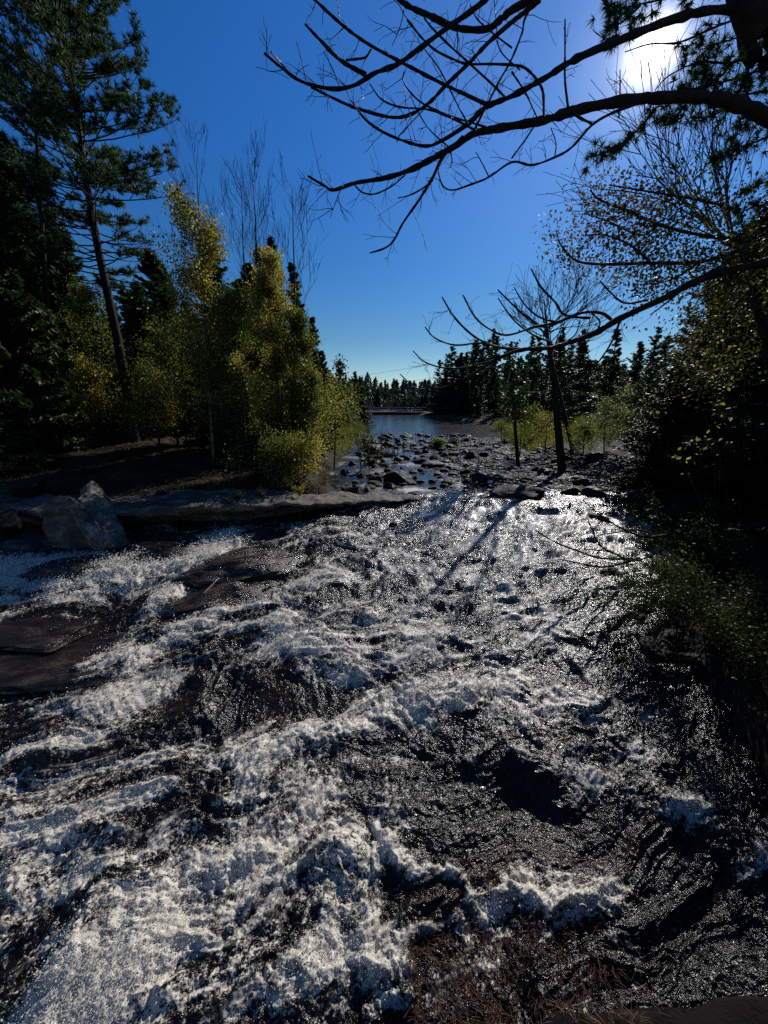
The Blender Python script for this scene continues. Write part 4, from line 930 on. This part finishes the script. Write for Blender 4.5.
B3 = [([(740, 250), (700, 262), (648, 263), (621, 264), (595, 264), (575, 260), (561, 245), (556, 230)], 4, 1.2, 14), ([(740, 240), (700, 235), (660, 225), (625, 210), (600, 200), (590, 190)], 4, 1.2, 14),
 ([(740, 210), (700, 200), (670, 195), (640, 190), (610, 185)], 3, 1.2, 10), ([(650, 262), (630, 245), (605, 235), (585, 235)], 2.5, 1.2, 10), ([(700, 262), (670, 280), (640, 285)], 2.5, 1.2, 8), ([(660, 225), (640, 235), (610, 222), (590, 215)], 2.2, 1, 8),
 ([(760, 280), (730, 310), (700, 340), (680, 350)], 3, 1.2, 12), ([(760, 300), (740, 350), (710, 375), (690, 380)], 3, 1.2, 10), ([(745, 270), (715, 285), (690, 300)], 3, 1.2, 10)]
for path, w0, w1, tw in B3: bough(mb, path, w0, w1, lambda x, y: dB(x, y)+.6, r, tw, root, tl=.4, lp=lp)
mb.build('branch', M['bark'], e, True)
P = np.concatenate(lp); n = 5200; P = P[r.integers(0, len(P), n)]; P = P+r.normal(0, .15, P.shape)
cb = MB(); cb.add(*leaves(P, .026, r, .6)); cb.build('foliage', M['dry_leaf'], e)
cb = MB(); P = np.concatenate(lp); P = P[(P[:, 0] > at_y(650, 260, 5.9)[0]-root[0])]; P = P[r.integers(0, len(P), 5200)]+r.normal(0, .22, (5200, 3)); cb.add(*leaves(P, .028, r, .6)); cb.build('foliage', M['bush'], e)
tag(e, 'leaning tree on the right whose low bough arches left over the stony shore', 'tree')
# bare twig fan at right under the sun
root = np.array((9.5, 8.5, float(H(9.5, 8.5)))); e = empty('bare_tree', root); mb = MB(); r = np.random.default_rng(33)
st = at_y(735, 250, 8.3)-root; mb.tube(smooth_path([np.zeros(3), st*.5+(.3, 0, -.2), st], 5), np.linspace(.12, .06, 11), 7)
for k in range(15):
    tgt = at_y(r.uniform(628, 730), r.uniform(125, 180), 8.3+r.normal(0, .5))-root; d = tgt-st; twiggy(mb, st+d*r.uniform(0, .25), d, np.linalg.norm(d)*.9, .016, r, 2, .22, .1, 4, 6, .0045)
mb.build('trunk', M['grey_bark'], e, True); tag(e, 'leafless twiggy shrub top below the sun on the right', 'tree')

# pine boughs round the sun
root = np.array((9.6, 7.2, float(H(9.6, 7.2)))); e = empty('pine_tree', root); mb = MB(); r = np.random.default_rng(34)
dC = lambda x, y: 6.0+.6*(x-600)/168
tp = at_y(800, -60, 7.2)-root; tr = smooth_path([np.zeros(3), tp*.35+(.2, 0, 0), tp*.7, tp], 6); mb.tube(tr, np.linspace(.22, .1, len(tr)), 9); mb.build('trunk', M['bark'], e, True)
mb = MB(); lp = []
for path in [[(800, 20), (740, 60), (700, 62), (670, 75), (655, 90)], [(790, 60), (730, 80), (690, 90), (662, 103), (635, 133), (610, 150), (592, 157)], [(780, -20), (700, -8), (650, 2), (620, 8), (604, 4)],
             [(790, 0), (720, 25), (680, 42), (650, 44), (625, 52)], [(790, 90), (745, 95), (715, 115), (690, 118)], [(800, 40), (760, 30), (730, 40), (700, 50)], [(800, 120), (760, 140), (730, 150), (710, 160)], [(800, 160), (770, 180), (740, 190)], [(800, 200), (760, 205), (735, 215)],
             [(640, 6), (625, 20), (612, 28)], [(690, 92), (680, 112), (655, 125)], [(735, 60), (715, 80), (695, 70)], [(780, 50), (750, 75), (735, 95)], [(780, 100), (750, 120), (735, 130)]]:
    bough(mb, path, 2.6, 1.0, dC, r, 3, root, wob=.5, lp=lp, tl=.3)
mb.build('branch', M['bark'], e, True); P = np.concatenate(lp); m = 0; D = []; Q = []
for pth in lp:
    for i in range(1, len(pth)-1):
        for _ in range(3):
            ww = pth[i]+root; dpw = ww[1]*CP-(ww[2]-EYE)*SP; sxp = 384+F*ww[0]/dpw; syp = 512-F*((ww[2]-EYE)*CP+ww[1]*SP)/dpw
            if math.hypot(sxp-648, syp-62) < 40: continue      # sun glare put into the shape: needles left out around it
            t = pth[i+1]-pth[i-1]; t = t/(np.linalg.norm(t)+1e-9); d = t+r.normal(0, .7, 3); d /= np.linalg.norm(d); Q.append(pth[i]+d*r.uniform(.02, .22)); D.append(d)
cb = MB(); cb.add(*tufts(np.array(Q), np.array(D), 34, .12, .006, r)); cb.build('foliage', M['pine'], e)
tag(e, 'pine on the right whose needled boughs hang around the sun', 'pine')

# dense dark evergreens on the right bank
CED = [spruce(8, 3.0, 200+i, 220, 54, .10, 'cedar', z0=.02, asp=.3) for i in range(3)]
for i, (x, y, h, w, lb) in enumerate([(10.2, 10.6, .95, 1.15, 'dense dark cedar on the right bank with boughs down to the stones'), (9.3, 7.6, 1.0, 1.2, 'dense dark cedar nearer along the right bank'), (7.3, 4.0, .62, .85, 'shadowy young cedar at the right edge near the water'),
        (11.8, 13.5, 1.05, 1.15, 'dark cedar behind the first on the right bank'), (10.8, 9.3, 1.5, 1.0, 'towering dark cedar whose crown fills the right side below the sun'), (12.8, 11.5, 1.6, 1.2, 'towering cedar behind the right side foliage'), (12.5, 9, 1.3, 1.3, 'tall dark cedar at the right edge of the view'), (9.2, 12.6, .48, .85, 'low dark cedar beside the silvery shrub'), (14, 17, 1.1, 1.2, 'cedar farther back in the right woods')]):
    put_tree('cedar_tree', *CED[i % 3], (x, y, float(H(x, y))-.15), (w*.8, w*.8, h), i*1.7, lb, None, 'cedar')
def leaf_bush(name, c, rad, n, ls, mt, seed, label, stems=14):
    r = np.random.default_rng(seed); e = empty(name, c); sb = MB(); P = []
    for k in range(stems):
        d = r.normal(size=3); d[2] = abs(d[2])+.3; d /= np.linalg.norm(d); twiggy(sb, np.array((r.normal(0, .1), r.normal(0, .1), -.1)), d, rad*1.0*r.uniform(.6, 1.1), .014, r, 2, .5, .1, 3, 5, .002, P)
    sb.build('stem', M['bark'], e, True); P = np.concatenate(P); P = P[r.integers(0, len(P), n)]+r.normal(0, rad*.07, (n, 3)); cb = MB(); cb.add(*leaves(P, ls, r, .55)); cb.build('foliage', M[mt], e); tag(e, label, 'bush')
b = at_z(722, 612, .0); leaf_bush('bush', (b[0]+.1, b[1]+.3, float(H(b[0], b[1]))), 1.35, 9000, .024, 'bush', 400, 'leafy dark green bush hanging over the water at the right')
b = at_z(790, 660, .0); leaf_bush('bush', (b[0]+.1, b[1], float(H(b[0], b[1]))), 1.2, 7000, .022, 'bush', 401, 'shadowed leafy bush at the right edge below the first')
b = at_z(690, 560, .1); leaf_bush('bush', (b[0]+.6, b[1]+.5, float(H(b[0]+.6, b[1]+.5))), 1.2, 6000, .024, 'bush', 402, 'leafy bush behind the dead twigs on the right')
# a few sunlit leaves on a sapling
root = np.array((6.9, 7.4, float(H(6.9, 7.4)))); e = empty('sapling', root); mb = MB(); r = np.random.default_rng(35); lp = []
for (x0, y0, x1, y1) in [(700, 500, 674, 430), (720, 480, 700, 380), (730, 470, 735, 390), (715, 460, 745, 372)]:
    a = at_y(x0, y0, 7.2)-root; b_ = at_y(x1, y1, 6.9)-root; twiggy(mb, a, b_-a, np.linalg.norm(b_-a), .01, r, 2, .5, .1, 3, 5, .002, lp); mb.tube(np.array([np.zeros(3), a]), [.02, .01], 4)
mb.build('trunk', M['bark'], e); P = np.concatenate(lp); P = P[r.integers(0, len(P), 90)]+r.normal(0, .06, (90, 3)); cb = MB(); cb.add(*leaves(P, .04, r, .6)); cb.build('foliage', M['birch'], e); tag(e, 'thin sapling with a few pale yellow leaves against the dark cedars', 'sapling')
# dead twigs over the water
root = at_z(690, 540, 0.); e = empty('dead_branch', root); mb = MB(); r = np.random.default_rng(36)
dd = lambda x, y: 6.9+.9*(x-540)/150
for path in [[(700, 528), (672, 545), (650, 556), (632, 561), (610, 552), (583, 549)], [(632, 559), (600, 558), (575, 550), (555, 542), (535, 530)], [(640, 558), (605, 567), (578, 563), (562, 560)], [(690, 530), (650, 537), (625, 530), (600, 515), (583, 500)], [(620, 556), (600, 545), (588, 520)], [(680, 540), (660, 540), (640, 530), (600, 535)]]:
    bough(mb, path, 2.8, 1., dd, r, 7, root, wob=.15, tl=.3)
tw = mb.build('twigs', M['bark'], e, True); tag(e, 'dead twiggy branch hanging low over the water at the right', 'branch')
# stick on the slab
mb = MB(); a = on_water(203, 603)+(0, 0, .16); b = on_water(221, 586)+(0, 0, .2); mb.tube(smooth_path([a, (a+b)/2+(0.02, 0, .02), b], 4), np.linspace(.014, .008, 9), 6)
tag(mb.build('stick', M['wood'], None, True), 'pale bleached stick lying on the dark wet slab', 'stick')
# reddish debris in the foreground
r = np.random.default_rng(37)
mb = MB()
for k in range(120):
    x = .15+1.6*r.random()**1.2; y = r.uniform(1.45, 1.98)+.03*x; p = np.array((x, y, max(float(H(x, y)), wz(x, y)+.03)+.05)); d = np.array((r.normal(0, 1), r.normal(0, 1)*.6, r.uniform(.0, .35))); twiggy(mb, p, d, r.uniform(.06, .22), .0035, r, 2, .5, .05, 4, 5, .0012)
tag(mb.build('fallen_twigs', M['red_twig']), 'tangle of reddish dead twigs and needles on the near shore rock', 'dead twigs', kind='stuff')
mb = MB()
for k in range(420):
    x = r.uniform(.2, 2.0); y = r.uniform(1.45, 1.95)+.03*x; p = np.array((x, y, max(float(H(x, y)), wz(x, y)+.03)+.04+.05*r.random())); a = r.uniform(0, 6.28); d = np.array((math.cos(a), math.sin(a), r.normal(0, .25)))*r.uniform(.04, .1); mb.tube(np.array([p, p+d*.5+(0, 0, .004), p+d]), [.0012, .0012, .0008], 3)
tag(mb.build('pine_needles', M['tan_twig']), 'dry tan pine needles scattered on the near shore', 'needles', kind='stuff')

# ------------------------------------------------------------------ bridge and cables
Yb = 100.0; e = empty('bridge', (0, Yb, 0)); x0, x1 = -14.0, 10.5; zd = at_y(388, 412, Yb)[2]
mb = MB(); mb.box(((x0+x1)/2, 0, zd-.15), ((x1-x0)/2, 1.6, .18)); mb.build('deck', M['deck'], e)
mb = MB(); mb.box(((x0+x1)/2, -1.45, zd-.6), ((x1-x0)/2, .12, .28)); mb.box(((x0+x1)/2, 1.45, zd-.6), ((x1-x0)/2, .12, .28)); mb.build('girder', M['deck'], e)
for xx in (-5.5, 1.5): mb = MB(); mb.box((xx, 0, zd/2-.9), (.5, 1.5, zd/2+.5)); mb.build('pier', M['deck'], e)
for xx in (x0, x1-1.0): mb = MB(); mb.box((xx, 0, zd/2-.8), (1.6, 1.9, zd/2+.55)); mb.build('abutment', M['ledge'], e)
for yy in (-1.5, 1.5):
    mb = MB()
    for zz, hh in ((.5, .03), (1.1, .07)): mb.box(((x0+x1)/2, yy, zd+zz), ((x1-x0)/2, .05, hh))
    for xx in np.arange(x0+.5, x1, 1.5): mb.box((xx, yy+.1, zd+.6), (.04, .04, .55))
    mb.build('railing', M['rail'], e)
tag(e, 'low footbridge with a pale railing crossing the far river', 'bridge')
for i, (a, b, lb) in enumerate([((330, 377), (430, 361), 'upper of the two faint cables strung over the far river'), ((340, 388), (440, 373), 'lower of the two faint cables strung over the far river')]):
    A = at_y(*a, 130); B = at_y(*b, 130); D = B-A; A = A-D*.9; B = B+D*1.4; s = np.linspace(0, 1, 24)[:, None]; P = A*(1-s)+B*s; P[:, 2] -= 4*s[:, 0]*(1-s[:, 0])*1.2
    mb = MB(); mb.tube(P, .035, 4); tag(mb.build('power_cable', M['cable']), lb, 'cable')
